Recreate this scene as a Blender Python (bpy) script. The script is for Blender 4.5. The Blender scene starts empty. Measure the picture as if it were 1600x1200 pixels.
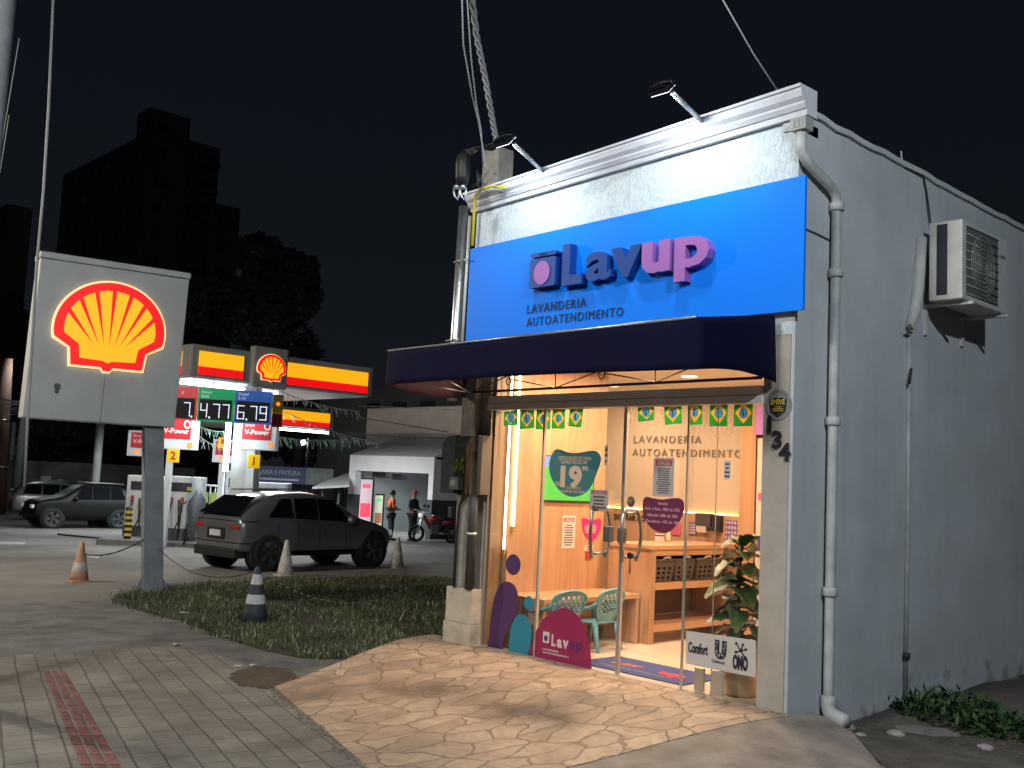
import bpy, bmesh, math, random
from mathutils import Vector as V, Matrix
random.seed(7)
S_ = bpy.context.scene; COL = S_.collection
PI = math.pi; rad = math.radians
# ---------------------------------------------------------------- camera, sky, exposure
CAM = V((7.88, -7.226, 1.7)); FOC = 1586.0
YAW, PIT, ROL = .811, .096, -.048
Mx = (Matrix.Rotation(YAW, 3, 'Z') @ Matrix.Rotation(PIT, 3, 'X') @ Matrix.Rotation(ROL, 3, 'Y'))
cd = bpy.data.cameras.new('camera'); cam = bpy.data.objects.new('camera', cd); COL.objects.link(cam)
cd.sensor_width = 36; cd.lens = 36 * FOC / 1600; cd.clip_start = .05; cd.clip_end = 3000
cam.matrix_world = Matrix.Translation(CAM) @ (Mx @ Matrix.Rotation(PI / 2, 3, 'X')).to_4x4()
S_.camera = cam
W_ = bpy.data.worlds.new('World'); S_.world = W_; W_.use_nodes = True
nt = W_.node_tree; bg = nt.nodes['Background']
sky = nt.nodes.new('ShaderNodeTexSky'); sky.sky_type = 'NISHITA'; sky.sun_disc = False
sky.sun_elevation = rad(-4); sky.sun_rotation = rad(200); sky.air_density = 2; sky.dust_density = 4
mxn = nt.nodes.new('ShaderNodeMixRGB'); mxn.blend_type = 'ADD'; mxn.inputs[0].default_value = 1
mxn.inputs[2].default_value = (.0046, .0066, .0102, 1)      # city glow on the night sky
scn = nt.nodes.new('ShaderNodeMixRGB'); scn.blend_type = 'MULTIPLY'; scn.inputs[0].default_value = 1
scn.inputs[2].default_value = (.02, .02, .02, 1)
nt.links.new(sky.outputs[0], scn.inputs[1]); nt.links.new(scn.outputs[0], mxn.inputs[1])
tcw = nt.nodes.new('ShaderNodeTexCoord'); spw = nt.nodes.new('ShaderNodeSeparateXYZ'); rmp = nt.nodes.new('ShaderNodeValToRGB')
nt.links.new(tcw.outputs['Generated'], spw.inputs[0]); nt.links.new(spw.outputs[2], rmp.inputs[0]); nt.links.new(rmp.outputs[0], mxn.inputs[2])
rmp.color_ramp.elements[0].color = (.0082, .0092, .0112, 1); rmp.color_ramp.elements[1].color = (.0026, .0044, .0085, 1); rmp.color_ramp.elements[1].position = .62
ke = rmp.color_ramp.elements.new(.24); ke.color = (.0048, .0066, .0094, 1)
nt.links.new(mxn.outputs[0], bg.inputs[0]); bg.inputs[1].default_value = 1.0
S_.view_settings.view_transform = 'Standard'; S_.view_settings.look = 'None'
S_.view_settings.exposure = 0; S_.view_settings.gamma = 1
S_.render.engine = 'CYCLES'
try:
    S_.cycles.use_denoising = True; S_.cycles.denoiser = 'OPENIMAGEDENOISE'
    S_.cycles.max_bounces = 7; S_.cycles.transparent_max_bounces = 16
    S_.cycles.sample_clamp_indirect = 4
    S_.cycles.caustics_reflective = False; S_.cycles.caustics_refractive = False
except Exception: pass

# ---------------------------------------------------------------- places seen through the lens turned into real points
def ray(px, py): return Mx @ V(((px - 800) / FOC, 1, -(py - 600) / FOC))
def onY(px, py, y): d = ray(px, py); return CAM + d * ((y - CAM.y) / d.y)
def onX(px, py, x): d = ray(px, py); return CAM + d * ((x - CAM.x) / d.x)
def onZ(px, py, z): d = ray(px, py); return CAM + d * ((z - CAM.z) / d.z)
def atD(px, py, D): return CAM + ray(px, py) * D
def zg(x, y):
    D = -.725 * (x - 7.88) + .689 * (y + 7.226); X = .689 * (x - 7.88) + .725 * (y + 7.226)
    return -.15 - .0095 * D + .018 * X
def G(px, py):
    z = -.3
    for _ in range(30):
        p = onZ(px, py, z); z = zg(p.x, p.y)
    return V((p.x, p.y, z))
FACE = V((.689, .725, 0)).normalized()       # a horizontal direction about square to the view
UP = V((0, 0, 1)); XX = V((1, 0, 0)); YY = V((0, 1, 0))

# ---------------------------------------------------------------- materials
MC = {}
def mat(name, c, rough=.6, metal=0, noise=0, nscale=8, bump=0, bscale=60, emit=None, spec=.5, trans=0, coat=0, stretch=None, c2=None, alpha=1):
    if name in MC: return MC[name]
    m = bpy.data.materials.new(name); m.use_nodes = True; t = m.node_tree; b = t.nodes['Principled BSDF']
    b.inputs['Base Color'].default_value = (*c, 1); b.inputs['Roughness'].default_value = rough
    b.inputs['Metallic'].default_value = metal; b.inputs['Specular IOR Level'].default_value = spec
    if trans: b.inputs['Transmission Weight'].default_value = trans
    if coat: b.inputs['Coat Weight'].default_value = coat; b.inputs['Coat Roughness'].default_value = .08
    tc = t.nodes.new('ShaderNodeTexCoord'); mp = t.nodes.new('ShaderNodeMapping'); t.links.new(tc.outputs['Object'], mp.inputs[0])
    if stretch: mp.inputs['Scale'].default_value = stretch
    if noise:
        n = t.nodes.new('ShaderNodeTexNoise'); n.inputs['Scale'].default_value = nscale; n.inputs['Detail'].default_value = 8; n.inputs['Roughness'].default_value = .62
        t.links.new(mp.outputs[0], n.inputs[0]); r = t.nodes.new('ShaderNodeValToRGB'); t.links.new(n.outputs[0], r.inputs[0])
        d = c2 or tuple(x * (1 - noise) for x in c)
        r.color_ramp.elements[0].position = .32; r.color_ramp.elements[1].position = .66
        r.color_ramp.elements[0].color = (*d, 1); r.color_ramp.elements[1].color = (*[min(1, x * (1 + .25 * noise)) for x in c], 1)
        t.links.new(r.outputs[0], b.inputs['Base Color'])
        ma = t.nodes.new('ShaderNodeMapRange'); ma.inputs[3].default_value = max(0, rough - .12); ma.inputs[4].default_value = min(1, rough + .12)
        t.links.new(n.outputs[0], ma.inputs[0]); t.links.new(ma.outputs[0], b.inputs['Roughness'])
    if bump:
        n2 = t.nodes.new('ShaderNodeTexNoise'); n2.inputs['Scale'].default_value = bscale; n2.inputs['Detail'].default_value = 5
        t.links.new(mp.outputs[0], n2.inputs[0]); bp = t.nodes.new('ShaderNodeBump'); bp.inputs['Strength'].default_value = bump; bp.inputs['Distance'].default_value = .02
        t.links.new(n2.outputs[0], bp.inputs['Height']); t.links.new(bp.outputs[0], b.inputs['Normal'])
    if emit: b.inputs['Emission Color'].default_value = (*emit[0], 1); b.inputs['Emission Strength'].default_value = emit[1]
    MC[name] = m; return m
def glow(name, c, s, base=None):
    return mat(name, base or c, .5, emit=(c, s))
def glassmat(name, tint=(.97, .985, .98), refl=.055):
    if name in MC: return MC[name]
    m = bpy.data.materials.new(name); m.use_nodes = True; t = m.node_tree; t.nodes.clear()
    o = t.nodes.new('ShaderNodeOutputMaterial'); mx = t.nodes.new('ShaderNodeMixShader'); tr = t.nodes.new('ShaderNodeBsdfTransparent'); g = t.nodes.new('ShaderNodeBsdfGlossy')
    lw = t.nodes.new('ShaderNodeLayerWeight'); pw = t.nodes.new('ShaderNodeMath'); pw.operation = 'POWER'; pw.inputs[1].default_value = 5
    t.links.new(lw.outputs['Facing'], pw.inputs[0]); fr = t.nodes.new('ShaderNodeMath'); fr.operation = 'MULTIPLY_ADD'; fr.inputs[1].default_value = .8; fr.inputs[2].default_value = .05; t.links.new(pw.outputs[0], fr.inputs[0])
    tr.inputs[0].default_value = (*tint, 1); g.inputs['Roughness'].default_value = .01
    t.links.new(fr.outputs[0], mx.inputs[0]); t.links.new(tr.outputs[0], mx.inputs[1]); t.links.new(g.outputs[0], mx.inputs[2]); t.links.new(mx.outputs[0], o.inputs[0])
    MC[name] = m; return m
def wood(name, c1, c2, axis, sc=1.0):
    if name in MC: return MC[name]
    m = bpy.data.materials.new(name); m.use_nodes = True; t = m.node_tree; b = t.nodes['Principled BSDF']
    tc = t.nodes.new('ShaderNodeTexCoord'); mp = t.nodes.new('ShaderNodeMapping'); t.links.new(tc.outputs['Object'], mp.inputs[0])
    s = [9 * sc] * 3; s[axis] = .55 * sc; mp.inputs['Scale'].default_value = s
    n = t.nodes.new('ShaderNodeTexNoise'); n.inputs['Scale'].default_value = 1.3; n.inputs['Detail'].default_value = 9; n.inputs['Roughness'].default_value = .65; n.inputs['Distortion'].default_value = .9
    t.links.new(mp.outputs[0], n.inputs[0]); r = t.nodes.new('ShaderNodeValToRGB'); t.links.new(n.outputs[0], r.inputs[0])
    e = r.color_ramp.elements; e[0].position = .3; e[1].position = .62; e[0].color = (*c2, 1); e[1].color = (*c1, 1)
    k = e.new(.46); k.color = (*[(a * .65 + q * .35) for a, q in zip(c1, c2)], 1)
    t.links.new(r.outputs[0], b.inputs['Base Color']); b.inputs['Roughness'].default_value = .42
    MC[name] = m; return m

# ---------------------------------------------------------------- mesh helpers
ORG = {}
class MB:
    def __init__(s): s.b = bmesh.new(); s.mi = 0
    def face(s, pts):
        f = s.b.faces.new([s.b.verts.new(V(p)) for p in pts]); f.material_index = s.mi; return f
    def raw(s, vs, fs):
        v = [s.b.verts.new(V(p)) for p in vs]
        for f in fs:
            try: q = s.b.faces.new([v[i] for i in f]); q.material_index = s.mi
            except ValueError: pass
        return s
    def obox(s, o, a, b, c, bev=0):          # corner o and three edge vectors
        o, a, b, c = V(o), V(a), V(b), V(c)
        P = [o, o + a, o + a + b, o + b, o + c, o + a + c, o + a + b + c, o + b + c]
        fs = [(0, 3, 2, 1), (4, 5, 6, 7), (0, 1, 5, 4), (1, 2, 6, 5), (2, 3, 7, 6), (3, 0, 4, 7)]
        if bev:
            t = bmesh.new(); v = [t.verts.new(p) for p in P]
            for f in fs: t.faces.new([v[i] for i in f])
            bmesh.ops.bevel(t, geom=t.edges[:] , offset=bev, segments=2, affect='EDGES', profile=.6)
            t.verts.index_update(); s.raw([v.co for v in t.verts], [[v.index for v in f.verts] for f in t.faces]); t.free()
        else: s.raw(P, fs)
        return s
    def box(s, x0, x1, y0, y1, z0, z1, bev=0): return s.obox((x0, y0, z0), (x1 - x0, 0, 0), (0, y1 - y0, 0), (0, 0, z1 - z0), bev)
    def tube(s, pts, r, n=8, cap=True, r1=None):
        pts = [V(p) for p in pts]; k = len(pts); rings = []; up = None
        for i, p in enumerate(pts):
            d = (pts[min(i + 1, k - 1)] - pts[max(i - 1, 0)]).normalized()
            if up is None or abs(up.dot(d)) > .95: up = V((0, 0, 1)) if abs(d.z) < .9 else V((1, 0, 0))
            a = d.cross(up).normalized(); b = a.cross(d); up = b
            if isinstance(r, (list, tuple)): rr = r[i]
            else: rr = r if r1 is None else r + (r1 - r) * i / (k - 1)
            rings.append([s.b.verts.new(p + (a * math.cos(t * 2 * PI / n) + b * math.sin(t * 2 * PI / n)) * rr) for t in range(n)])
        for A, B in zip(rings, rings[1:]):
            for j in range(n):
                f = s.b.faces.new((A[j], A[(j + 1) % n], B[(j + 1) % n], B[j])); f.material_index = s.mi; f.smooth = True
        if cap:
            for R_ in (rings[0][::-1], rings[-1]):
                f = s.b.faces.new(R_); f.material_index = s.mi
        return s
    def lathe(s, prof, o=(0, 0, 0), n=24, ax=None, cap=True):   # prof: (r, h) along ax
        ax = V(ax or (0, 0, 1)).normalized(); a = ax.orthogonal().normalized(); b = ax.cross(a); o = V(o); rings = []
        for r, h in prof: rings.append([s.b.verts.new(o + ax * h + (a * math.cos(t * 2 * PI / n) + b * math.sin(t * 2 * PI / n)) * max(r, 1e-4)) for t in range(n)])
        for A, B in zip(rings, rings[1:]):
            for j in range(n):
                f = s.b.faces.new((A[j], A[(j + 1) % n], B[(j + 1) % n], B[j])); f.material_index = s.mi; f.smooth = True
        if cap:
            for R_ in (rings[0][::-1], rings[-1]):
                f = s.b.faces.new(R_); f.material_index = s.mi
        return s
    def prism(s, pts, ext):                  # polygon pushed along ext
        pts = [V(p) for p in pts]; e = V(ext); n = len(pts)
        A = [s.b.verts.new(p) for p in pts]; B = [s.b.verts.new(p + e) for p in pts]
        for f in (A[::-1], B): q = s.b.faces.new(f); q.material_index = s.mi
        for i in range(n):
            q = s.b.faces.new((A[i], A[(i + 1) % n], B[(i + 1) % n], B[i])); q.material_index = s.mi
        return s
    def ball(s, o, r, n=12, sx=1, sy=1, sz=1):
        return s.lathe([(r * math.sin(PI * i / n), -r * math.cos(PI * i / n)) for i in range(n + 1)], o, n * 2)
    def build(s, name, m, parent=None, smooth=False, link=True):
        bmesh.ops.recalc_face_normals(s.b, faces=s.b.faces[:])
        me = bpy.data.meshes.new(name)
        o = bpy.data.objects.new(name, me)
        org = ORG.get(parent.name, V((0, 0, 0))) if parent else V((0, 0, 0))
        if not parent:                       # a thing that is one mesh: its origin sits at its base
            vs = s.b.verts
            if len(vs):
                xs = [v.co.x for v in vs]; ys = [v.co.y for v in vs]; zs = [v.co.z for v in vs]
                org = V(((min(xs) + max(xs)) / 2, (min(ys) + max(ys)) / 2, min(zs))); o.location = org
        if org.length: bmesh.ops.translate(s.b, verts=s.b.verts[:], vec=-org)
        if smooth:
            for f in s.b.faces: f.smooth = True
        s.b.to_mesh(me); s.b.free()
        for q in (m if isinstance(m, (list, tuple)) else [m]): me.materials.append(q)
        COL.objects.link(o)
        ORG[o.name] = org
        if parent: o.parent = parent
        return o
def tag(o, label, cat, group=None, kind=None):
    if label: o['label'] = label
    if cat: o['category'] = cat
    if group: o['group'] = group
    if kind: o['kind'] = kind
    return o
def thing(name, label, cat, loc=(0, 0, 0), group=None):
    o = bpy.data.objects.new(name, None); COL.objects.link(o); o.location = loc; o.empty_display_size = .2
    ORG[o.name] = V(loc); return tag(o, label, cat, group)
def dup(root, loc, rz=0, label=None, sc=1):
    def cp(o, p):
        c = o.copy(); COL.objects.link(c); c.parent = p
        for ch in list(o.children): cp(ch, c)
        return c
    r = cp(root, None); r.location = loc; r.rotation_euler = (0, 0, rz); r.scale = (sc, sc, sc)
    if label: r['label'] = label
    return r
def frame(o, r, u=UP):
    o, r, u = V(o), V(r).normalized(), V(u).normalized(); n = r.cross(u)
    def f(a, b, c=0): return o + r * a + u * b + n * c
    f.o, f.r, f.u, f.n = o, r, u, n
    return f
def smooth_loop(pts, k=5):
    n = len(pts); out = []
    for i in range(n):
        p0, p1, p2, p3 = [V((*pts[(i + j - 1) % n], 0)) for j in range(4)]
        for q in range(k):
            t = q / k
            out.append(.5 * ((2 * p1) + (p2 - p0) * t + (2 * p0 - 5 * p1 + 4 * p2 - p3) * t * t + (3 * p1 - p0 - 3 * p2 + p3) * t ** 3))
    return [(p.x, p.y) for p in out]
def text(fr, s, u0, v0, m, name='lettering', parent=None, h=None, w=None, c=.003, depth=.002, bold=0, align='L', sp=1.0, wmax=None):
    """lettering in frame fr: baseline v0, cap height h, width w, pushed depth along the normal from c"""
    cu = bpy.data.curves.new('t', 'FONT'); cu.body = s; cu.size = 1; cu.space_character = sp; cu.offset = bold; cu.resolution_u = 3
    to = bpy.data.objects.new('t', cu); me = bpy.data.meshes.new_from_object(to)
    b = bmesh.new(); b.from_mesh(me); bpy.data.objects.remove(to); bpy.data.curves.remove(cu); bpy.data.meshes.remove(me)
    bmesh.ops.remove_doubles(b, verts=b.verts[:], dist=1e-5)
    xs = [v.co.x for v in b.verts]; x0, x1 = min(xs), max(xs); ky = (h or .1) / .72
    kx = w / (x1 - x0) if w else ky
    if wmax and kx * (x1 - x0) > wmax: kx = wmax / (x1 - x0)
    off = {'L': 0, 'C': -.5, 'R': -1}[align] * (x1 - x0) * kx
    for v in b.verts: v.co = fr(u0 + off + (v.co.x - x0) * kx, v0 + v.co.y * ky, c)
    r = bmesh.ops.extrude_face_region(b, geom=b.faces[:])
    bmesh.ops.translate(b, verts=[q for q in r['geom'] if isinstance(q, bmesh.types.BMVert)], vec=fr.n * depth)
    for f_ in b.faces: f_.smooth = False
    q = MB(); q.b.free(); q.b = b
    return q.build(name, m, parent)
def each(name, m, par, boxes):
    for bx_ in boxes: MB().box(*bx_).build(name, m, par)
def sheet(poly, name, m, zf, off, step=.5, skirt=0):
    b = bmesh.new(); f = b.faces.new([b.verts.new((p[0], p[1], 0)) for p in poly])
    xs = [p[0] for p in poly]; ys = [p[1] for p in poly]
    for lo, hi, ax in ((min(xs), max(xs), 0), (min(ys), max(ys), 1)):
        k = math.ceil(lo / step) * step
        while k < hi:
            nrm = V((1, 0, 0)) if ax == 0 else V((0, 1, 0)); bmesh.ops.bisect_plane(b, geom=b.verts[:] + b.edges[:] + b.faces[:], plane_co=nrm * k, plane_no=nrm); k += step
    for v in b.verts: v.co.z = zf(v.co.x, v.co.y) + off
    if skirt:
        be = [e for e in b.edges if e.is_boundary]; r = bmesh.ops.extrude_edge_only(b, edges=be)
        bmesh.ops.translate(b, verts=[q for q in r['geom'] if isinstance(q, bmesh.types.BMVert)], vec=(0, 0, -skirt))
    q = MB(); q.b.free(); q.b = b
    return q.build(name, m)
def lines(fr, u0, u1, v0, v1, n, m, parent, c=.003, seed=0):
    rnd = random.Random(seed); q = MB(); dv = (v1 - v0) / n
    for i in range(n):
        w = (u1 - u0) * rnd.uniform(.62, 1); mid = (u0 + u1) / 2; a = v0 + dv * (i + .25)
        q.raw([fr(mid - w / 2, a, c), fr(mid + w / 2, a, c), fr(mid + w / 2, a + dv * .42, c), fr(mid - w / 2, a + dv * .42, c)], [(0, 1, 2, 3)])
    return q.build('small_print', m, parent)

def cloth(name, c, k=.55):
    m = mat(name, c, .7); t = m.node_tree; b = t.nodes['Principled BSDF']; o = t.nodes['Material Output']; tr = t.nodes.new('ShaderNodeBsdfTranslucent'); tr.inputs[0].default_value = (*[min(1, x * 1.5) for x in c], 1)
    mx = t.nodes.new('ShaderNodeMixShader'); mx.inputs[0].default_value = k; t.links.new(b.outputs[0], mx.inputs[1]); t.links.new(tr.outputs[0], mx.inputs[2]); t.links.new(mx.outputs[0], o.inputs[0]); return m
# common materials
WHITEP = mat('white_paint', (.62, .66, .68), .6, noise=.12, nscale=3, bump=.15, bscale=25)
STEEL = mat('galvanised_steel', (.55, .57, .58), .35, .9, noise=.25, nscale=30)
ALU = mat('aluminium', (.62, .6, .57), .38, .85)
BLACK = mat('black_plastic', (.012, .012, .013), .5)
RUBBER = mat('rubber', (.015, .015, .016), .8, noise=.3)
CONC = mat('concrete', (.3, .29, .27), .85, noise=.4, nscale=5, bump=.4)
GLASS = glassmat('clear_glass')
WIRE = mat('wire_black', (.03, .03, .03), .6)
WIREG = mat('wire_grey', (.3, .31, .32), .6)
# ================================================================ GROUND
def flag_z(x, y):
    t = min(1, max(0, (-y - .1) / 2.6)); t = t * t * (3 - 2 * t)
    return (zg(x, y) + .02) * t
def groundmat():
    m = mat('lot_concrete', (.2, .185, .165), .8, noise=.5, nscale=.35, bump=.3, bscale=14); t = m.node_tree
    return m
q = []
b = bmesh.new(); bmesh.ops.create_grid(b, x_segments=120, y_segments=120, size=260)
for v in b.verts:
    v.co.x -= 60; v.co.y += 60
    v.co.z = zg(v.co.x, v.co.y) if (v.co - V((7, -7, 0))).length < 75 else zg(v.co.x, v.co.y) * max(0, 1 - ((v.co - V((7, -7, 0))).length - 75) / 60) - 1.5 * (1 - max(0, 1 - ((v.co - V((7, -7, 0))).length - 75) / 60))
g = MB(); g.b.free(); g.b = b
tag(g.build('ground', groundmat()), None, None, kind='structure')

def pavermat():
    m = bpy.data.materials.new('paver_blocks'); m.use_nodes = True; t = m.node_tree; N = t.nodes.new; L = t.links.new; bs = t.nodes['Principled BSDF']
    tc = N('ShaderNodeTexCoord'); mp = N('ShaderNodeMapping'); mp.inputs['Rotation'].default_value = (0, 0, rad(16)); L(tc.outputs['Object'], mp.inputs[0])
    wn = N('ShaderNodeTexNoise'); wn.inputs['Scale'].default_value = 2.2; L(tc.outputs['Object'], wn.inputs[0])
    av = N('ShaderNodeMixRGB'); av.blend_type = 'LINEAR_LIGHT'; av.inputs[0].default_value = .012; L(mp.outputs[0], av.inputs[1]); L(wn.outputs[1], av.inputs[2])
    br = N('ShaderNodeTexBrick'); br.inputs['Scale'].default_value = 1.0; br.inputs['Brick Width'].default_value = .4; br.inputs['Row Height'].default_value = .19
    br.inputs['Mortar Size'].default_value = .008; br.inputs['Mortar Smooth'].default_value = .4; br.inputs['Bias'].default_value = 0
    br.inputs['Color1'].default_value = (.23, .22, .2, 1); br.inputs['Color2'].default_value = (.18, .175, .165, 1); br.inputs['Mortar'].default_value = (.1, .095, .085, 1)
    L(av.outputs[0], br.inputs[0])
    n = N('ShaderNodeTexNoise'); n.inputs['Scale'].default_value = 1.6; n.inputs['Detail'].default_value = 9; n.inputs['Roughness'].default_value = .7; L(tc.outputs['Object'], n.inputs[0])
    r = N('ShaderNodeValToRGB'); r.color_ramp.elements[0].position = .3; r.color_ramp.elements[0].color = (.45, .42, .38, 1); r.color_ramp.elements[1].position = .68; r.color_ramp.elements[1].color = (1.15, 1.1, 1.0, 1); L(n.outputs[0], r.inputs[0])
    mu = N('ShaderNodeMixRGB'); mu.blend_type = 'MULTIPLY'; mu.inputs[0].default_value = 1; L(br.outputs[0], mu.inputs[1]); L(r.outputs[0], mu.inputs[2]); L(mu.outputs[0], bs.inputs['Base Color'])
    bs.inputs['Roughness'].default_value = .78
    n2 = N('ShaderNodeTexNoise'); n2.inputs['Scale'].default_value = 60; L(tc.outputs['Object'], n2.inputs[0])
    ad = N('ShaderNodeMath'); ad.operation = 'MULTIPLY_ADD'; ad.inputs[1].default_value = -1; L(br.outputs['Fac'], ad.inputs[0])
    sc = N('ShaderNodeMath'); sc.operation = 'MULTIPLY'; sc.inputs[1].default_value = .35; L(n2.outputs[0], sc.inputs[0]); L(sc.outputs[0], ad.inputs[2])
    bp = N('ShaderNodeBump'); bp.inputs['Strength'].default_value = .7; bp.inputs['Distance'].default_value = .02; L(ad.outputs[0], bp.inputs['Height']); L(bp.outputs[0], bs.inputs['Normal'])
    return m
def stonemat():
    m = bpy.data.materials.new('crazy_paving'); m.use_nodes = True; t = m.node_tree; N = t.nodes.new; L = t.links.new; bs = t.nodes['Principled BSDF']
    tc = N('ShaderNodeTexCoord'); wn = N('ShaderNodeTexNoise'); wn.inputs['Scale'].default_value = 1.9; wn.inputs['Detail'].default_value = 4; L(tc.outputs['Object'], wn.inputs[0])
    mp = N('ShaderNodeMapping'); mp.inputs['Rotation'].default_value = (0, 0, .5); mp.inputs['Scale'].default_value = (1, .62, 0); L(tc.outputs['Object'], mp.inputs[0])
    av = N('ShaderNodeMixRGB'); av.blend_type = 'LINEAR_LIGHT'; av.inputs[0].default_value = .17; L(mp.outputs[0], av.inputs[1]); L(wn.outputs[1], av.inputs[2])
    ve = N('ShaderNodeTexVoronoi'); ve.feature = 'DISTANCE_TO_EDGE'; vc = N('ShaderNodeTexVoronoi')
    for v in (ve, vc): v.inputs['Scale'].default_value = 4.3; v.inputs['Randomness'].default_value = 1; v.voronoi_dimensions = '2D'; L(av.outputs[0], v.inputs['Vector'])
    ed = N('ShaderNodeMapRange'); ed.inputs[1].default_value = .018; ed.inputs[2].default_value = .045; L(ve.outputs[0], ed.inputs[0])
    sp = N('ShaderNodeSeparateColor'); L(vc.outputs['Color'], sp.inputs[0])
    r = N('ShaderNodeValToRGB'); e = r.color_ramp.elements; e[0].color = (.33, .24, .17, 1); e[1].color = (.43, .325, .235, 1); k = e.new(.5); k.color = (.38, .283, .203, 1); L(sp.outputs[0], r.inputs[0])
    n = N('ShaderNodeTexNoise'); n.inputs['Scale'].default_value = 5; n.inputs['Detail'].default_value = 10; n.inputs['Roughness'].default_value = .7; n.inputs['Distortion'].default_value = 1; L(tc.outputs['Object'], n.inputs[0])
    r2 = N('ShaderNodeValToRGB'); r2.color_ramp.elements[0].position = .32; r2.color_ramp.elements[0].color = (.72, .68, .62, 1); r2.color_ramp.elements[1].position = .6; r2.color_ramp.elements[1].color = (1.1, 1.1, 1.1, 1); L(n.outputs[0], r2.inputs[0])
    mu = N('ShaderNodeMixRGB'); mu.blend_type = 'MULTIPLY'; mu.inputs[0].default_value = 1; L(r.outputs[0], mu.inputs[1]); L(r2.outputs[0], mu.inputs[2])
    # old oil stains with a shape of their own
    st = N('ShaderNodeTexNoise'); st.inputs['Scale'].default_value = .55; st.inputs['Detail'].default_value = 3; L(tc.outputs['Object'], st.inputs[0])
    r3 = N('ShaderNodeValToRGB'); r3.color_ramp.elements[0].position = .33; r3.color_ramp.elements[0].color = (.45, .42, .4, 1); r3.color_ramp.elements[1].position = .45; r3.color_ramp.elements[1].color = (1, 1, 1, 1); L(st.outputs[0], r3.inputs[0])
    m3 = N('ShaderNodeMixRGB'); m3.blend_type = 'MULTIPLY'; m3.inputs[0].default_value = 1; L(mu.outputs[0], m3.inputs[1]); L(r3.outputs[0], m3.inputs[2])
    gr = N('ShaderNodeMixRGB'); gr.inputs[1].default_value = (.2, .15, .1, 1); L(ed.outputs[0], gr.inputs[0]); L(m3.outputs[0], gr.inputs[2]); L(gr.outputs[0], bs.inputs['Base Color'])
    bs.inputs['Roughness'].default_value = .62
    ad = N('ShaderNodeMath'); ad.operation = 'MULTIPLY_ADD'; ad.inputs[1].default_value = .25; L(n.outputs[0], ad.inputs[0]); L(ed.outputs[0], ad.inputs[2])
    bp = N('ShaderNodeBump'); bp.inputs['Strength'].default_value = .55; bp.inputs['Distance'].default_value = .015; L(ad.outputs[0], bp.inputs['Height']); L(bp.outputs[0], bs.inputs['Normal'])
    return m
def gp(*a): p = G(*a); return (p.x, p.y)
# crazy-paved forecourt, rising to the shop's sill
E0 = gp(428, 1082); E1 = gp(500, 1140); E2 = gp(568, 1200)
dE = V((E2[0] - E1[0], E2[1] - E1[1], 0)).normalized(); E3 = (E2[0] + dE.x * 1.3, E2[1] + dE.y * 1.3)
R1 = gp(966, 1200); R0 = (3.62, -.02); dR = V((R1[0] - R0[0], R1[1] - R0[1], 0)); R2 = (R0[0] + dR.x * 1.35, R0[1] + dR.y * 1.35)
tag(sheet([(-.78, .0), (-.72, -.55), E0, E1, E2, E3, R2, R1, R0], 'forecourt', stonemat(), flag_z, .012, .25, .3), None, None, kind='structure')
tag(sheet([(3.63, .25), R0, R1, R2, (R2[0] + 1.2, R2[1] - .4), (6.2, -3.0), (5.0, -.9), (4.05, .1)], 'concrete_apron', mat('apron_cement', (.25, .22, .19), .8, noise=.45, nscale=3, bump=.4), lambda x, y: max(flag_z(x, y) * (1 if x < 3.7 else min(1, .0 + 1)), zg(x, y)) if x < 3.7 else zg(x, y) + max(0, (flag_z(x, y) - zg(x, y)) * max(0, 1 - (x - 3.7) / 1.3)), .006, .25, .2), None, None, kind='structure')
# block-paved sidewalk and the worn strip before the petrol station
A = [gp(-260, 1030), gp(0, 1028), gp(140, 1020), gp(235, 1012), gp(330, 1022), gp(415, 1052)]
tag(sheet(A + [E0, E1, E2, E3, (E3[0] + .2, E3[1] - 1.6), gp(-700, 1500)], 'sidewalk', pavermat(), zg, .02, .5), None, None, kind='structure')
tag(sheet([gp(-260, 944), gp(0, 944), gp(170, 937), gp(290, 962), gp(430, 1010), gp(700, 1012), (-.8, .05), (-.72, -.55), E0] + A[::-1], 'worn_strip', mat('worn_cement', (.15, .147, .14), .85, noise=.55, nscale=2.2, bump=.7, bscale=18), zg, .008, .5), None, None, kind='structure')
# painted lines on the lot
lm = mat('worn_road_paint', (.5, .5, .48), .7, noise=.6, nscale=9)
for a in (((-60, 850), (40, 851), (40, 847), (-60, 845)), ((130, 868), (152, 873), (156, 869), (140, 866)), ((300, 842), (345, 838), (345, 836), (300, 839))):
    tag(sheet([gp(*p) for p in a], 'road_marking', lm, zg, .004, 5), None, None, kind='structure')
# red ribbed tactile strip
m = MB(); T0, T1, T2, T3 = [V((*gp(*p), 0)) for p in ((65, 1053), (103, 1053), (189, 1200), (123, 1200))]
ex = 1.7
for i in range(22):
    for j in range(3):
        def P(u, v): l = T0 + (T3 - T0) * v * ex; r = T1 + (T2 - T1) * v * ex; return l + (r - l) * u
        u0, u1 = j / 3 + .035, (j + 1) / 3 - .035; v0, v1 = i / 22 + .003, (i + 1) / 22 - .003
        c = [P(u0, v0), P(u1, v0), P(u1, v1), P(u0, v1)]; ci = [P(u0 + .05, v0 + .004), P(u1 - .05, v0 + .004), P(u1 - .05, v1 - .004), P(u0 + .05, v1 - .004)]
        lo = [V((p.x, p.y, zg(p.x, p.y) + .024)) for p in c]; hi = [V((p.x, p.y, zg(p.x, p.y) + .034 + random.uniform(-.002, .002))) for p in ci]
        m.raw(lo + hi, [(4, 5, 6, 7), (0, 1, 5, 4), (1, 2, 6, 5), (2, 3, 7, 6), (3, 0, 4, 7)])
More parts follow.
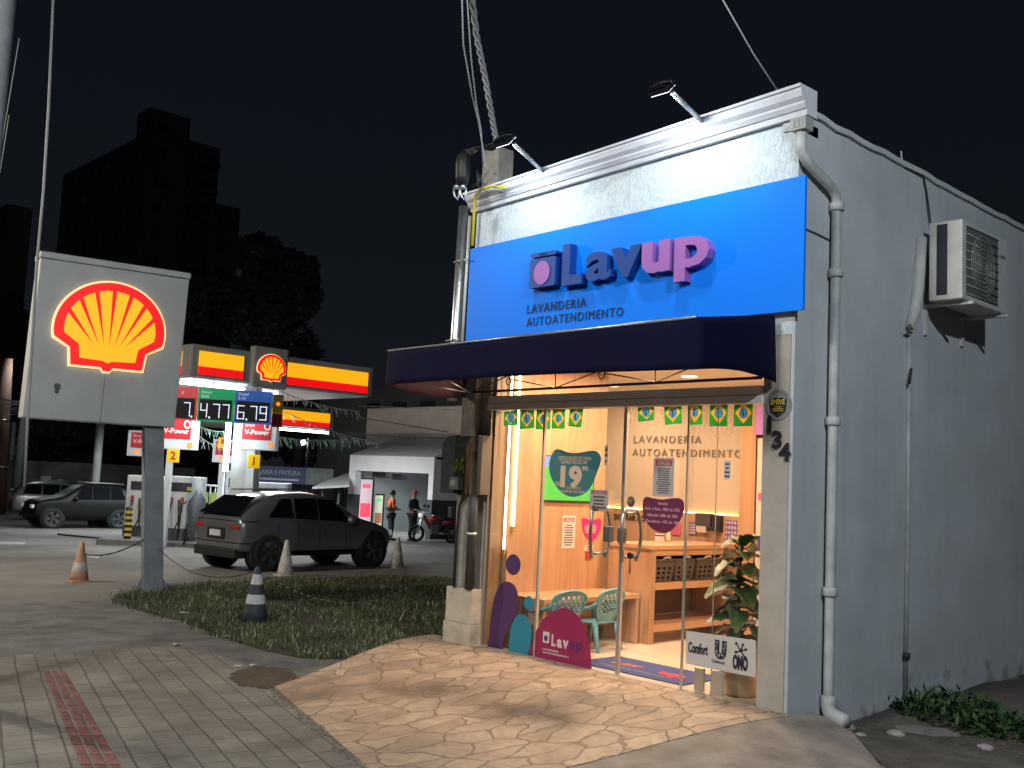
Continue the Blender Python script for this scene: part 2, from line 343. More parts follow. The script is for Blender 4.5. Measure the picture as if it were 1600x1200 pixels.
tag(m.build('tactile_paving', mat('red_tactile_tile', (.2, .08, .07), .8, noise=.6, nscale=6, bump=.3)), 'ribbed red tactile paving strip running along the grey sidewalk', 'paving')

# ================================================================ SHOP BUILDING
W, WC, HG = 3.29, 3.56, 2.44
sh = thing('shop_building', 'small white laundry shop building with wood panelled lit interior and glass front', 'building', (0, 0, 0))
def stucco():
    m = bpy.data.materials.new('scratched_stucco'); m.use_nodes = True; t = m.node_tree; N = t.nodes.new; L = t.links.new; bs = t.nodes['Principled BSDF']
    bs.inputs['Base Color'].default_value = (.56, .62, .65, 1); bs.inputs['Roughness'].default_value = .8
    tc = N('ShaderNodeTexCoord'); mp = N('ShaderNodeMapping'); mp.inputs['Scale'].default_value = (70, 30, 15); L(tc.outputs['Object'], mp.inputs[0])
    n = N('ShaderNodeTexNoise'); n.inputs['Scale'].default_value = 1; n.inputs['Detail'].default_value = 3; n.inputs['Distortion'].default_value = 1.2; L(mp.outputs[0], n.inputs[0])
    r = N('ShaderNodeValToRGB'); r.color_ramp.elements[0].position = .36; r.color_ramp.elements[1].position = .5; L(n.outputs[0], r.inputs[0])
    bp = N('ShaderNodeBump'); bp.inputs['Strength'].default_value = .55; bp.inputs['Distance'].default_value = .02; L(r.outputs[0], bp.inputs['Height']); L(bp.outputs[0], bs.inputs['Normal'])
    return m
m = MB(); m.box(-.42, WC - .03, 0, .2, 3.0, 4.86); m.build('facade', stucco(), sh)
def wallmat():
    m = mat('side_wall_plaster', (.47, .5, .52), .75, noise=.16, nscale=1.1, bump=.16, bscale=14); t = m.node_tree; N = t.nodes.new; L = t.links.new; b = t.nodes['Principled BSDF']
    src = b.inputs['Base Color'].links[0].from_socket; tc = N('ShaderNodeTexCoord'); col = src
    for sc, lo, hi, k in (((1, 3.2, .22), .52, .72, (.92, .915, .9, 1)), ((1, 1.1, 1.6), .56, .6, (.97, .97, .97, 1)), ((1, 26, 1.2), .7, .76, (.95, .95, .94, 1))):     # rain streaks, repaint patches, scuffs
        mp = N('ShaderNodeMapping'); mp.inputs['Scale'].default_value = sc; L(tc.outputs['Object'], mp.inputs[0]); n = N('ShaderNodeTexNoise'); n.inputs['Scale'].default_value = 1.7; n.inputs['Detail'].default_value = 7; L(mp.outputs[0], n.inputs[0])
        r = N('ShaderNodeValToRGB'); r.color_ramp.elements[0].position = lo; r.color_ramp.elements[0].color = (1, 1, 1, 1); r.color_ramp.elements[1].position = hi; r.color_ramp.elements[1].color = k; L(n.outputs[0], r.inputs[0])
        x = N('ShaderNodeMixRGB'); x.blend_type = 'MULTIPLY'; x.inputs[0].default_value = 1; L(col, x.inputs[1]); L(r.outputs[0], x.inputs[2]); col = x.outputs[0]
    # splash-back grime along the foot of the wall
    sx = N('ShaderNodeSeparateXYZ'); L(tc.outputs['Object'], sx.inputs[0]); mr = N('ShaderNodeMapRange'); mr.inputs[1].default_value = -.2; mr.inputs[2].default_value = .55; mr.inputs[3].default_value = .47; mr.inputs[4].default_value = .12; L(sx.outputs[2], mr.inputs[0])
    n = N('ShaderNodeTexNoise'); n.inputs['Scale'].default_value = 5; n.inputs['Detail'].default_value = 9; L(tc.outputs['Object'], n.inputs[0]); gt = N('ShaderNodeMath'); gt.operation = 'SUBTRACT'; L(mr.outputs[0], gt.inputs[0]); L(n.outputs[0], gt.inputs[1])
    m2 = N('ShaderNodeMapRange'); m2.inputs[1].default_value = -.08; m2.inputs[2].default_value = .12; L(gt.outputs[0], m2.inputs[0]); x = N('ShaderNodeMixRGB'); L(m2.outputs[0], x.inputs[0]); L(col, x.inputs[1]); x.inputs[2].default_value = (.22, .21, .18, 1); col = x.outputs[0]
    L(col, b.inputs['Base Color']); return m
PILM = mat('pillar_plaster', (.38, .345, .3), .75, noise=.15, nscale=4, bump=.15, bscale=30)
each('pillar', PILM, sh, [(-.42, -.03, -.012, .2, -.4, 3.0), (W, WC - .03, -.012, .2, -.4, 3.0)])
SIDE = wallmat()
m = MB(); m.box(WC - .18, WC, .001, 9.5, -.5, 4.9); m.build('side_wall', SIDE, sh)
m = MB()      # rough parapet coping along the side wall
pts = [(y, 4.9 + random.uniform(-.015, .02)) for y in [.12 + .22 * i for i in range(43)]]
for (y0, z0), (y1, z1) in zip(pts, pts[1:]):
    m.raw([(WC + .03, y0, z0 - .05), (WC + .03, y1, z1 - .05), (WC + .03, y1, z1), (WC + .03, y0, z0), (WC - .2, y0, z0 + .01), (WC - .2, y1, z1 + .01), (WC - .2, y0, z0 - .06), (WC - .2, y1, z1 - .06)], [(0, 1, 2, 3), (3, 2, 5, 4), (0, 3, 4, 6), (1, 7, 5, 2), (0, 6, 7, 1)])
m.build('coping', SIDE, sh)
each('outer_wall', SIDE, sh, [(-1.9, -1.72, 1.5, 9.5, -.5, 4.4), (-1.72, -.42, 1.5, 1.7, -.5, 4.4), (-.42, -.24, .2, 1.5, -.5, 4.4), (-1.72, WC - .18, 9.3, 9.5, -.5, 4.4)])
m = MB(); m.box(-1.72, WC - .18, 1.7, 9.3, 4.2, 4.3).box(-.24, WC - .18, .2, 1.7, 4.2, 4.3); m.build('roof', CONC, sh)
FLM = mat('porcelain_floor', (.62, .53, .43), .25, noise=.06, nscale=2)
m = MB(); m.box(-1.72, WC - .18, 1.7, 4.0, -.3, .0).box(-.24, WC - .18, .0, 1.7, -.3, .0); m.build('floor', FLM, sh)
CEIL = mat('ceiling_paint', (.72, .66, .56), .8)
m = MB(); m.box(-1.72, WC - .18, 1.7, 4.0, 3.0, 3.06).box(-.24, WC - .18, .2, 1.7, 3.0, 3.06); m.build('ceiling', CEIL, sh)
WDV = wood('oak_panel_upright', (.47, .275, .16), (.3, .16, .078), 2)
WDY = wood('oak_panel_along', (.5, .29, .165), (.36, .19, .092), 1)
m = MB(); m.box(-.2, .1, .21, 1.72, .003, 2.99)
for y in (.62, 1.28): m.box(.094, .1005, y, y + .004, .01, 2.98)
m.build('wood_wall', WDV, sh)
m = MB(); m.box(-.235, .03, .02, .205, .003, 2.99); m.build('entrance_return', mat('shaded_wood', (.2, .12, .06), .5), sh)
YB = 3.6
CREAM = mat('cream_wall', (.46, .37, .28), .7)
m = MB(); m.box(-1.72, .78, YB, YB + .1, 1.42, 2.99); m.build('back_panel', CREAM, sh)
m = MB(); m.box(-1.72, .78, YB - .07, YB + .1, .003, 1.405); m.build('back_wainscot', WDV, sh)
m = MB(); m.box(.78, 1.0, YB - .16, YB + .1, .003, 2.99); m.build('wood_column', WDV, sh)
m = MB(); m.box(1.0, WC - .18, YB + .05, YB + .1, .003, 2.99).box(W + .03, WC - .181, .21, YB + .05, .003, 2.99); m.build('inner_wall', CREAM, sh)
m = MB(); m.box(-1.7, .775, YB - .03, YB - .002, 1.412, 1.42); m.build('led_strip', glow('warm_led', (1, .62, .22), 9), sh)
fw = frame((0, YB, 0), XX)
LET = mat('letter_grey', (.2, .17, .13), .4, .3)
p0 = onY(991, 692, YB); p1 = onY(1096, 692, YB); text(fw, 'LAVANDERIA', p0.x, p0.z, LET, parent=sh, h=.1, w=(p1.x - p0.x) * 1.0, depth=.012, bold=.0, sp=1.35)
p0 = onY(989, 712, YB); p1 = onY(1177, 712, YB); text(fw, 'AUTOATENDIMENTO', p0.x, p0.z, LET, parent=sh, h=.1, w=p1.x - p0.x - .16, depth=.012, bold=.0, sp=1.35)
fw2 = frame((0, YB - .07, 0), XX); p0 = onY(960, 811, YB - .07)
text(fw2, 'DOBRAR ROUPA', p0.x, p0.z, mat('letter_dark', (.03, .025, .02), .4), parent=sh, h=.075, w=.72, depth=.008, bold=.02)
# plaster bubbles frieze high on the cream wall
m = MB()
for i in range(46):
    px, py = random.choice(((985, 650, 10, 18), (1035, 655, 8, 25), (1102, 655, 8, 30), (1138, 650, 8, 32), (1120, 668, 12, 8)))[:2] if 0 else random.choice(((988, 648), (1030, 656), (1036, 645), (1085, 668), (1100, 650), (1104, 664), (1112, 672), (1140, 650), (1136, 668), (1142, 640)))
    px += random.uniform(-7, 7); py += random.uniform(-14, 10); p = onY(px, py, YB - .004); r = random.uniform(.018, .05)
    m.tube([p + V((r * math.cos(a * PI / 8), 0, r * math.sin(a * PI / 8) * 1.2)) for a in range(17)], .004, 4, cap=False)
m.build('bubble_relief', mat('bubble_gold', (.75, .6, .42), .35), sh)
# warm downlights of the room
WARM = (1, .67, .43)
def area(name, loc, size, energy, col, rot=(0, 0, 0), sy=None, parent=None, spread=None):
    d = bpy.data.lights.new(name, 'AREA'); d.energy = energy; d.color = col; d.size = size
    if sy: d.shape = 'RECTANGLE'; d.size_y = sy
    if spread: d.spread = spread
    o = bpy.data.objects.new(name, d); COL.objects.link(o); o.location = loc; o.rotation_euler = rot; return o
m = MB()
for x, y in ((.9, .75), (2.3, .75), (.9, 2.2), (2.3, 2.2), (-.7, 2.7)):
    m.lathe([(.09, 2.99), (.09, 2.998)], (x, y, 0), 20)
    area('downlight', (x, y, 2.97), .16, 88 if y < 1 else 44, WARM)
m.build('downlight_disc', glow('downlight_warm', (1, .75, .45), 3), sh)
# doors and glazing : header, sill, frames
HDM = mat('header_metal', (.78, .72, .68), .55, .0, noise=.15, nscale=6)
h = MB(); h.box(-.03, W, -.05, .1, HG, HG + .065).box(-.03, W, -.046, .1, HG + .07, HG + .145); h.build('door_header', HDM, sh)
h = MB(); h.box(-.03, W, -.03, .09, -.05, .015); h.build('door_sill', ALU, sh)
def pane(name, x0, x1, y, z0, z1, frames=(), par=sh):
    m = MB(); m.box(x0, x1, y, y + .01, z0, z1); g = m.build(name, GLASS, par)
    if frames:
        m = MB()
        for f in frames: m.box(*f)
        m.build('frame', ALU, g)
    return g
pane('fixed_pane', -.02, .775, 0, .015, HG, [(-.03, .0, -.012, .03, .015, HG), (.768, .79, -.012, .022, .015, HG)])
pane('door_leaf', .8, 1.79, .03, .02, HG, [(1.785, 1.8, .02, .05, .02, HG)])
pane('door_leaf', 1.81, 2.58, .03, .02, HG, [(1.805, 1.822, .02, .05, .02, HG)])
pane('fixed_pane', 2.54, W - .002, 0, .015, HG, [(2.53, 2.545, -.006, .016, .015, HG), (2.83, 2.836, .012, .02, .015, HG)])
pane('transom_pane', -.02, W - .002, .04, HG + .15, 2.99)
HND = mat('handle_metal', (.3, .31, .3), .3, .9)
def handle(px, py0, py1):
    p0 = onY(px, py0, -.01); p1 = onY(px, py1, -.01); m = MB()
    x = p0.x; zt, zb = p0.z, p1.z; k = 9
    for y, s in ((-.07, 1), (.12, -1)):
        m.tube([(x + .015 * math.sin(PI * i / k), y - s * .045 * math.sin(PI * i / k), zb + (zt - zb) * i / k) for i in range(k + 1)], .016, 8)
    for z in (zb + .04, zt - .04): m.tube([(x, -.08, z), (x, .13, z)], .012, 8)
    m.build('door_handle', HND, sh)
handle(934, 790, 872); handle(982, 795, 878)
m = MB()
for px, py0, py1, w in ((948, 823, 846, 11), (969, 825, 848, 8)):
    a = onY(px - w / 2, py1, .0); c = onY(px + w / 2, py0, .0); m.box(a.x, c.x, -.01, .06, a.z, c.z, .006)
m.build('lock', mat('lock_metal', (.16, .17, .16), .4, .7), sh)
m = MB(); p = onY(990, 868, .0); m.lathe([(.03, 0), (.03, .03)], p + V((0, -.03, 0)), 12, (0, -1, 0)); m.tube([p + V((0, -.05, -.02)), p + V((.005, -.05, -.16))], .006, 6); m.build('padlock_and_key', BLACK, sh)
for px0, px1, py0, py1, y in ((1084, 1099, 1045, 1079, .012), (1111, 1129, 1051, 1086, -.04)):
    a = onY(px0, py1, y); c = onY(px1, py0, y); m = MB(); m.box(a.x, c.x, y, y + .03, a.z, c.z, .004); m.build('glass_clamp', ALU, sh)
for px0, px1 in ((0, 0),):
    m = MB(); a = onY(1058, 1050, 0)
# cornice moulding
def cornice():
    prof = [(0, 0), (-.05, .0), (-.06, .05), (-.075, .055), (-.1, .095), (-.1, .115), (-.135, .15), (-.15, .2), (-.15, .225), (-.17, .228), (-.17, .255), (.1, .262), (.1, 0)]
    m = MB(); n = len(prof); A = [V((-.47, y, 4.64 + z * .74)) for y, z in prof]; B = [V((WC + .1, y, 4.79 + z * .9)) for y, z in prof]
    m.raw(A + B, [tuple(range(n))[::-1], tuple(range(n, 2 * n))] + [(i, (i + 1) % n, n + (i + 1) % n, n + i) for i in range(n)])
    return m.build('cornice', mat('cornice_paint', (.62, .63, .68), .5, noise=.1, nscale=10), sh)
cornice()
m = MB(); m.box(WC - .14, WC + .0, -.02, .3, 4.7, 4.79); m.build('cornice_end_block', SIDE, sh)
# numerals on the right pillar
NUM = mat('numeral_black', (.02, .02, .022), .35)
fp = frame((0, -.012, 0), XX)
for ch, px, py in (('1', 1200, 676), ('3', 1207, 700), ('4', 1217, 719)):
    p = onY(px, py, -.02); text(fp, ch, p.x, p.z, NUM, 'numeral', sh, h=.14, c=.004, depth=.014, bold=.03)
TEXTS = []
# thin open joint and conduit lines on the side wall, cracks
m = MB(); m.tube([onX(1252, 355, WC + .004), onX(1275, 365, WC + .004), onX(1297, 376, WC + .004)], .008, 5); m.build('joint_line', mat('dark_joint', (.05, .05, .05), .9), sh)

# ---------------------------------------------------------------- downpipe
PVC = mat('pvc_pipe', (.4, .415, .41), .5, noise=.3, nscale=5)
dp = thing('downpipe', 'off white rain downpipe with elbow running down the side wall corner', 'pipe', (WC + .06, .55, zg(3.6, .5)))
m = MB(); x = WC + .062; yv = onX(1308, 300, x).y
top = onX(1262, 190, x)
m.tube([(x - .02, -.035, 4.68), (x - .02, -.035, 4.5), (x - .005, .03, 4.42), (x, yv - .1, 4.3), (x, yv - .02, 4.25), (x, yv, 4.15), (x, yv, 2), (x, yv, .06), (x, yv - .01, -.02)], .043, 14); m.build('pipe', PVC, dp, True)
m = MB(); m.obox((x - .09, -.1, 4.66), (.14, 0, 0), (0, .13, 0), (0, 0, .11), .01)
for i in range(3): m.box(x - .075 + i * .04, x - .05 + i * .04, -.106, -.1, 4.68, 4.75)
m.build('hopper', PVC, dp)
for z in (3.55, 2.3, .9, 4.12): MB().lathe([(.058, z - .005), (.063, z), (.063, z + .06), (.058, z + .065)], (x, yv, 0), 16).build('coupling', PVC, dp, True)
m = MB(); m.tube([(x, yv, .1), (x, yv, .02), (x + .03, yv - .02, -.04), (x + .19, yv - .06, -.07)], .062, 14); m.build('outlet_elbow', PVC, dp, True)

# ---------------------------------------------------------------- air conditioner
XA = WC + .42
a0 = onX(1504, 341, XA); a1 = onX(1574, 373, XA); ab = onX(1506, 467, XA)
y0, y1, zb, zt = a0.y, a1.y, ab.z, a0.z
x0 = WC + .1
ac = thing('air_conditioner', 'white outdoor air conditioner unit on brackets high on the side wall', 'air conditioner', (WC, (y0 + y1) / 2, zb - .05))
ACW = mat('ac_casing', (.5, .5, .46), .5, noise=.2, nscale=6)
m = MB(); m.box(x0, XA, y0, y1, zb, zt, .02); m.build('casing', ACW, ac)
m = MB(); m.box(x0 + .08, XA - .14, y0 - .006, y0 - .001, zb + .05, zt - .03); m.build('condenser_coil', mat('coil_dark', (.008, .01, .02), .6), ac)
m = MB(); m.box(XA + .0005, XA + .006, y0 + .08, y1 - .26, zb + .06, zt - .05); m.build('grille_recess', mat('grille_dark', (.1, .105, .1), .7), ac)
m = MB(); cy, cz = (y0 + .08 + y1 - .26) / 2, (zb + zt) / 2; rr = (zt - zb) / 2 - .09
for k in range(1, 8): m.tube([(XA + .014, cy + rr * k / 7 * math.cos(t * PI / 18) * .95, cz + rr * k / 7 * math.sin(t * PI / 18)) for t in range(37)], .004, 4, cap=False)
for k in range(9):
    z = zb + .06 + (zt - zb - .11) * k / 8; m.tube([(XA + .014, y0 + .08, z), (XA + .014, y1 - .26, z)], .005, 4)
m.build('fan_guard', mat('guard_grey', (.3, .31, .29), .5), ac)
m = MB()
for yy in (y0 + .12, y1 - .12): m.box(WC, XA + .05, yy, yy + .04, zb - .035, zb - .005).box(WC, WC + .03, yy, yy + .04, zb - .3, zb - .035)
m.build('bracket', ACW, ac)
m = MB()
for k in range(4): m.box(XA + .002, XA + .005, y1 - .2, y1 - .06, zt - .18 - k * .008, zt - .176 - k * .008)
m.build('badge', mat('badge_teal', (.2, .32, .34), .5), ac)
cv = thing('pipe_duct', 'narrow white pipe cover dropping from the air conditioner down the side wall', 'pipe', (WC, 2.1, zg(3.6, 2)))
xs = WC + .035
pp = [onX(1440, 372, xs), onX(1434, 450, xs), onX(1428, 490, xs), onX(1421, 512, xs)]
m = MB(); m.tube(pp, [.05, .06, .06, .035], 10); m.build('insulated_pipe', mat('duct_tape_white', (.5, .5, .48), .6, noise=.2), cv, True)
m = MB(); m.tube([onX(1420, 515, xs - .02), onX(1418, 800, xs - .02), onX(1414, 1086, xs - .02)], .025, 8); m.build('drain_pipe', PVC, cv, True)
m = MB(); m.tube([onX(1421 + dx, 512 + dy, xs + .03) for dx, dy in ((0, -6), (4, 2), (-4, 4), (3, 8))], .014, 5); m.build('foil_joint', mat('foil', (.8, .8, .8), .25, 1), cv)
m = MB(); m.tube([onX(1424, 575, xs + .02), onX(1421, 600, xs + .02)], .012, 6); m.tube([onX(1417, 1020, xs), onX(1416, 1030, xs)], .035, 8); m.build('pipe_clip', WIRE, cv)
tag(MB().tube([onX(1412, 262, WC), onX(1443, 275, WC + .02), onX(1448, 300, WC + .02), onX(1454, 348, WC + .03)], .009, 6).build('power_cable', WIRE), 'dark cable dropping over the parapet to the air conditioner', 'cable')
tag(MB().tube([onX(1411, 262, WC - .05), onX(1409, 248, WC - .05), onX(1408, 236, WC - .05)], .008, 5).build('antenna_stub', WIREG), 'short thin wire stub standing on the side parapet', 'wire')

# ---------------------------------------------------------------- blue sign
YS = -.085
sg = thing('shop_sign', 'wide bright blue shop fascia sign with raised dark blue and pink lettering', 'sign', (1.63, YS, 3.17))
BLUE = mat('sign_blue', (.0, .2, .92), .5, spec=.2)
m = MB(); m.obox((-.4, YS, 3.172), (4.075, 0, 0), (0, .03, 0), (0, 0, 1.03)); m.b.verts.ensure_lookup_table()
for v in m.b.verts:
    if v.co.z > 4: v.co.z = 4.212 + (v.co.x + .4) / 4.07 * .06
m.build('sign_board', BLUE, sg)
m = MB()
for xx in (-.3, 1.0, 2.3, 3.4): m.box(xx, xx + .04, YS + .03, -.001, 3.25, 4.1)
m.build('sign_batten', STEEL, sg)
NAVY = mat('letter_navy', (.004, .05, .26), .45); LILAC = mat('letter_lilac', (.34, .13, .42), .45)
YL = YS - .095; fs = frame((0, YL, 0), XX)
def S(px, py, y=YL): p = onY(px, py, y); return p.x, p.z
def letter(ch, pxl, pxr, pyb, hgt, mt, bold=.026, base=None, depth=.095):
    (u0, v0), (u1, _) = S(pxl, pyb), S(pxr, pyb)
    return text(fs, ch, u0, v0 if base is None else base, mt, 'letter', sg, h=hgt, w=u1 - u0, c=-.0, depth=-depth + .0, bold=bold)
zb_ = S(877, 443)[1]
capH = S(877, 384)[1] - zb_
for ch, l, r_, mt, bo in (('L', 877, 908, NAVY, .05), ('a', 914, 953, NAVY, .03), ('v', 952, 1001, NAVY, .045), ('u', 1001, 1045, LILAC, .045), ('p', 1052, 1106, LILAC, .032)):
    letter(ch, l, r_, 443, capH, mt, base=zb_, bold=bo)
# washer pictogram
u0, v0 = S(826, 451); u1, v1 = S(869, 390)
def rrect(u0, v0, u1, v1, r, k=5):
    out = []
    for cx, cy, a in ((u1 - r, v0 + r, -90), (u1 - r, v1 - r, 0), (u0 + r, v1 - r, 90), (u0 + r, v0 + r, 180)):
        for i in range(k + 1): t = rad(a + 90 * i / k); out.append((cx + r * math.cos(t), cy + r * math.sin(t)))
    return out
m = MB(); hh = v1 - v0
m.prism([fs(a, b, 0) for a, b in rrect(u0, v0, u1, v0 + hh * .83, .02)], fs.n * -.095); m.prism([fs(a, b, 0) for a, b in rrect(u0, v0 + hh * .88, u1, v1, .02)], fs.n * -.095)
wi = m.build('washer_icon', NAVY, sg)
m = MB(); cx, cy = (u0 + u1) / 2, v0 + hh * .4
m.prism([fs(cx + hh * .31 * math.cos(t * PI / 20), cy + hh * .34 * math.sin(t * PI / 20), .002) for t in range(40)], fs.n * .006); m.build('drum', LILAC, wi)
m = MB()
for du in (-.035, 0, .035): m.prism([fs(cx + du + .012 * math.cos(t * PI / 8), v0 + hh * .94 + .012 * math.sin(t * PI / 8), .002) for t in range(16)], fs.n * .004)
m.build('dial', mat('dial_dark', (.003, .01, .04), .5), wi)
fs2 = frame((0, YS, 0), XX)
DK = mat('letter_black_blue', (.004, .012, .05), .5)
for s_, l, r_, y in (('LAVANDERIA', 823, 915, 490), ('AUTOATENDIMENTO', 822, 973, 510)):
    p = onY(l, y, YS - .01); p1 = onY(r_, y - (r_ - l) * .13, YS - .01)
    text(fs2, s_, p.x, p.z, DK, 'letter_row', sg, h=.09, w=p1.x - p.x, c=.002, depth=.006, sp=1.22)

# ---------------------------------------------------------------- floodlights over the sign
for i, (pa, ph, lb) in enumerate((((850, 270), (804, 226), 'left black floodlight on a steel arm beside the utility pole top'), ((1098, 190), (1052, 146), 'right black floodlight on a steel arm above the sign middle'))):
    a = onY(*pa, -.1); hd = onY(*ph, -.66)
    fl = thing('floodlight', lb, 'lamp', a, 'floodlights over the blue sign')
    m = MB(); m.tube([a - V((0, -.1, .03)), hd], .022, 8); m.build('arm', STEEL, fl, True)
    d = (V((a.x + .05, 0, 4.35)) - hd).normalized()
    m = MB(); c = hd + V((-.06, -.06, .02))
    B_ = (XX * .2, V((0, -d.z, d.y)).normalized() * .15, d * -.04)
    o = c - B_[0] / 2 - B_[1] / 2
    m.obox(o, *B_, .01)
    for k in range(6): m.obox(o + B_[0] * (k + .3) / 6.2 + B_[2], XX * .008, B_[1], B_[2] * .7)
    hb = m.build('lamp_body', mat('flood_black', (.02, .022, .026), .4, .5), fl)
    m = MB(); e = .001
    m.obox(o + B_[0] * .06 + B_[1] * .06 + d * .001, B_[0] * .88, B_[1] * .88, d * .003); m.build('lamp_lens', glow('flood_lens', (.85, .95, 1), 4), fl)
    m = MB(); m.tube([o + B_[1] * .5 - XX * .005, o + B_[1] * .5 - XX * .012 + B_[2] * 1.5, c + B_[2] * 1.9, o + B_[0] + B_[1] * .5 + XX * .012 + B_[2] * 1.5, o + B_[0] + B_[1] * .5 + XX * .005], .006, 6); m.tube([c + B_[2] * 1.8, hd + V((.0, .02, .0))], .01, 6); m.build('yoke', mat('yoke_dark', (.06, .065, .07), .4, .6), fl)
    L = bpy.data.lights.new('floodlight_beam', 'SPOT'); L.energy = 62; L.color = (.78, .92, 1); L.spot_size = rad(165); L.spot_blend = .85; L.shadow_soft_size = .05
    lo = bpy.data.objects.new('floodlight_beam', L); COL.objects.link(lo); lo.location = c + d * .03; lo.rotation_euler = d.to_track_quat('-Z', 'Y').to_euler()

# ---------------------------------------------------------------- awning
aw = thing('awning', 'dark navy fabric awning projecting over the shop entrance', 'awning', (1.6, -.5, 2.6))
NV = mat('awning_navy', (.003, .003, .024), .9, noise=.25, nscale=4, bump=.2, bscale=6, spec=.15)
XR, YF = 3.43, -1.12
pl = onY(607, 548, YF); pr = onY(1089, 495, YF); plb = onY(604, 601, YF); prb = onY(1090, 577, YF)
XLa = pl.x; xr = pr.x
zwt, zwb = 3.145, 2.6
def strip(P, Q, n=24, sag=.0, seed=1):
    rnd = random.Random(seed); return [(P + (Q - P) * (i / n)) + V((0, 0, -sag * math.sin(PI * i / n))) + V((rnd.uniform(-.004, .004), rnd.uniform(-.006, .006), 0)) * (0 < i < n) for i in range(n + 1)]
def skin(name, A, B, m_, par, nv=6):
    m = MB(); n = len(A); vs = []
    for j in range(nv + 1): vs += [a + (b_ - a) * j / nv for a, b_ in zip(A, B)]
    m.raw(vs, [(j * n + i, j * n + i + 1, (j + 1) * n + i + 1, (j + 1) * n + i) for j in range(nv) for i in range(n - 1)])
    o = m.build(name, m_, par, True); s = o.modifiers.new('s', 'SOLIDIFY'); s.thickness = .004; return o
AT = strip(V((XLa, YF, pl.z)), V((xr, YF, pr.z))); AB = strip(V((XLa - .01, YF, plb.z)), V((xr, YF, prb.z)), sag=-.02)
skin('valance', AT, AB, NV, aw)
WT = strip(V((XLa + .05, -.12, zwt - .02)), V((XR, -.12, zwt)))
skin('canopy_top', WT, AT, NV, aw)
skin('side_panel', strip(V((xr, YF, pr.z)), V((XR, -.09, zwt)), 10), strip(V((xr, YF, prb.z)), V((XR + .005, -.06, zwb)), 10, .0) if 0 else [p for p in strip(V((xr, YF, prb.z)), V((XR + .005, -.06, zwb)), 10, -.045)], NV, aw)
skin('side_panel', strip(V((XLa, YF, pl.z)), V((XLa + .05, -.06, zwt - .02)), 10), strip(V((XLa - .01, YF, plb.z)), V((XLa + .06, -.06, zwb - .02)), 10, .05), mat('awning_inner', (.09, .035, .06), .7, noise=.4, nscale=3), aw)
m = MB(); m.tube([(XLa, YF, pl.z), (xr, YF, pr.z)], .012, 6); m.build('front_rail', STEEL, aw)
zr = onY(800, 612, -.55).z
FR = mat('frame_dark', (.05, .042, .04), .5, .4)
m = MB(); r0 = onY(738, 613, -.16); r1 = onY(1190, 590, -.16); m.tube([r0, r1], .014, 6)
rods = [((738, 612), (795, 592)), ((795, 592), (868, 606)), ((868, 606), (868, 585)), ((868, 606), (938, 584)), ((945, 583), (1024, 597)), ((1024, 597), (1024, 578)), ((1024, 597), (1088, 576))]
for (a, c) in rods:
    A_ = onY(*a, -.16); C_ = onY(*c, -.7); C_.z = max(C_.z, onY(*c, -.7).z); C2 = onY(c[0], c[1] - 5, -.75); m.tube([A_ if a[0] not in (795, 945) else onY(*a, -.7), C2 if c not in ((868, 606), (1024, 597)) else onY(*c, -.16)], .006, 5)
for c in ((795, 596), (940, 586)):
    p = onY(*c, -.7); m.tube([p + V((.035 * math.cos(t * PI / 8), 0, .035 * math.sin(t * PI / 8))) for t in range(17)], .005, 5, cap=False)
m.build('frame_rod', FR, aw)
m = MB()
for a, c in (((735, 614), (660, 600)), ((735, 614), (705, 597))): m.tube([onY(*a, -.2), onY(*c, -.8)], .006, 5)
m.build('side_rod', STEEL, aw)
# ================================================================ STICKERS AND NOTICES ON THE GLASS
def pz(px, py, y=-.004): p = onY(px, py, y); return p.x, p.z
fg = frame((0, -.004, 0), XX)
def vinyl(name, pts, m, label, cat, px=None, k=5, sm=True, y=-.004, group=None):
    q = [pz(*p, y) for p in pts]; q = smooth_loop(q, k) if sm else q
    f = frame((0, y, 0), XX); t = thing(name, label, cat, f(sum(a for a, b in q) / len(q), min(b for a, b in q)), group)
    mb = MB(); mb.prism([f(a, b, 0) for a, b in q], f.n * .002); mb.build('film', m, t); return t, f
c7 = lambda a: [(740 + x * .21667, 600 + y * .21667) for x, y in a]
c8 = lambda a: [(960 + x * .21667, 600 + y * .21667) for x, y in a]
c9 = lambda a: [(740 + x * .21667, 840 + y * .21667) for x, y in a]
TEAL = mat('vinyl_teal', (.045, .2, .22), .5); PURP = mat('vinyl_purple', (.075, .025, .1), .5); CYAN = mat('vinyl_cyan', (.02, .2, .29), .5)
MAG = mat('vinyl_magenta', (.27, .012, .07), .5); PLUM = mat('vinyl_plum', (.13, .012, .05), .5); CREAMV = mat('vinyl_cream', (.75, .55, .4), .5); PAPER = mat('paper', (.55, .5, .46), .7)
t, f = vinyl('price_sticker', c7([(560, 520), (588, 475), (625, 473), (690, 494), (760, 495), (840, 482), (890, 487), (918, 525), (915, 570), (890, 640), (860, 715), (820, 775), (760, 808), (700, 812), (640, 785), (590, 730), (555, 660), (545, 590)]), TEAL, 'large teal shield shaped price sticker reading 19,90 on the glass', 'sticker')
def tx(s, px, py, h, w, m, par, y=-.008, bold=.02, al='L', fr=None):
    a = onY(px, py, y); c = onY(px, py - h, y); d = onY(px + w, py, y)
    return text(fr or f, s, a.x if al == 'L' else (a.x + d.x) / 2, a.z, m, parent=par, h=abs(c.z - a.z), w=d.x - a.x, bold=bold, align=al)
tx('CESTO MEDIDOR PARA', 872, 718, 5.5, 52, CREAMV, t); tx('LAVAR OU SECAR', 877, 724, 5.5, 41, CREAMV, t)
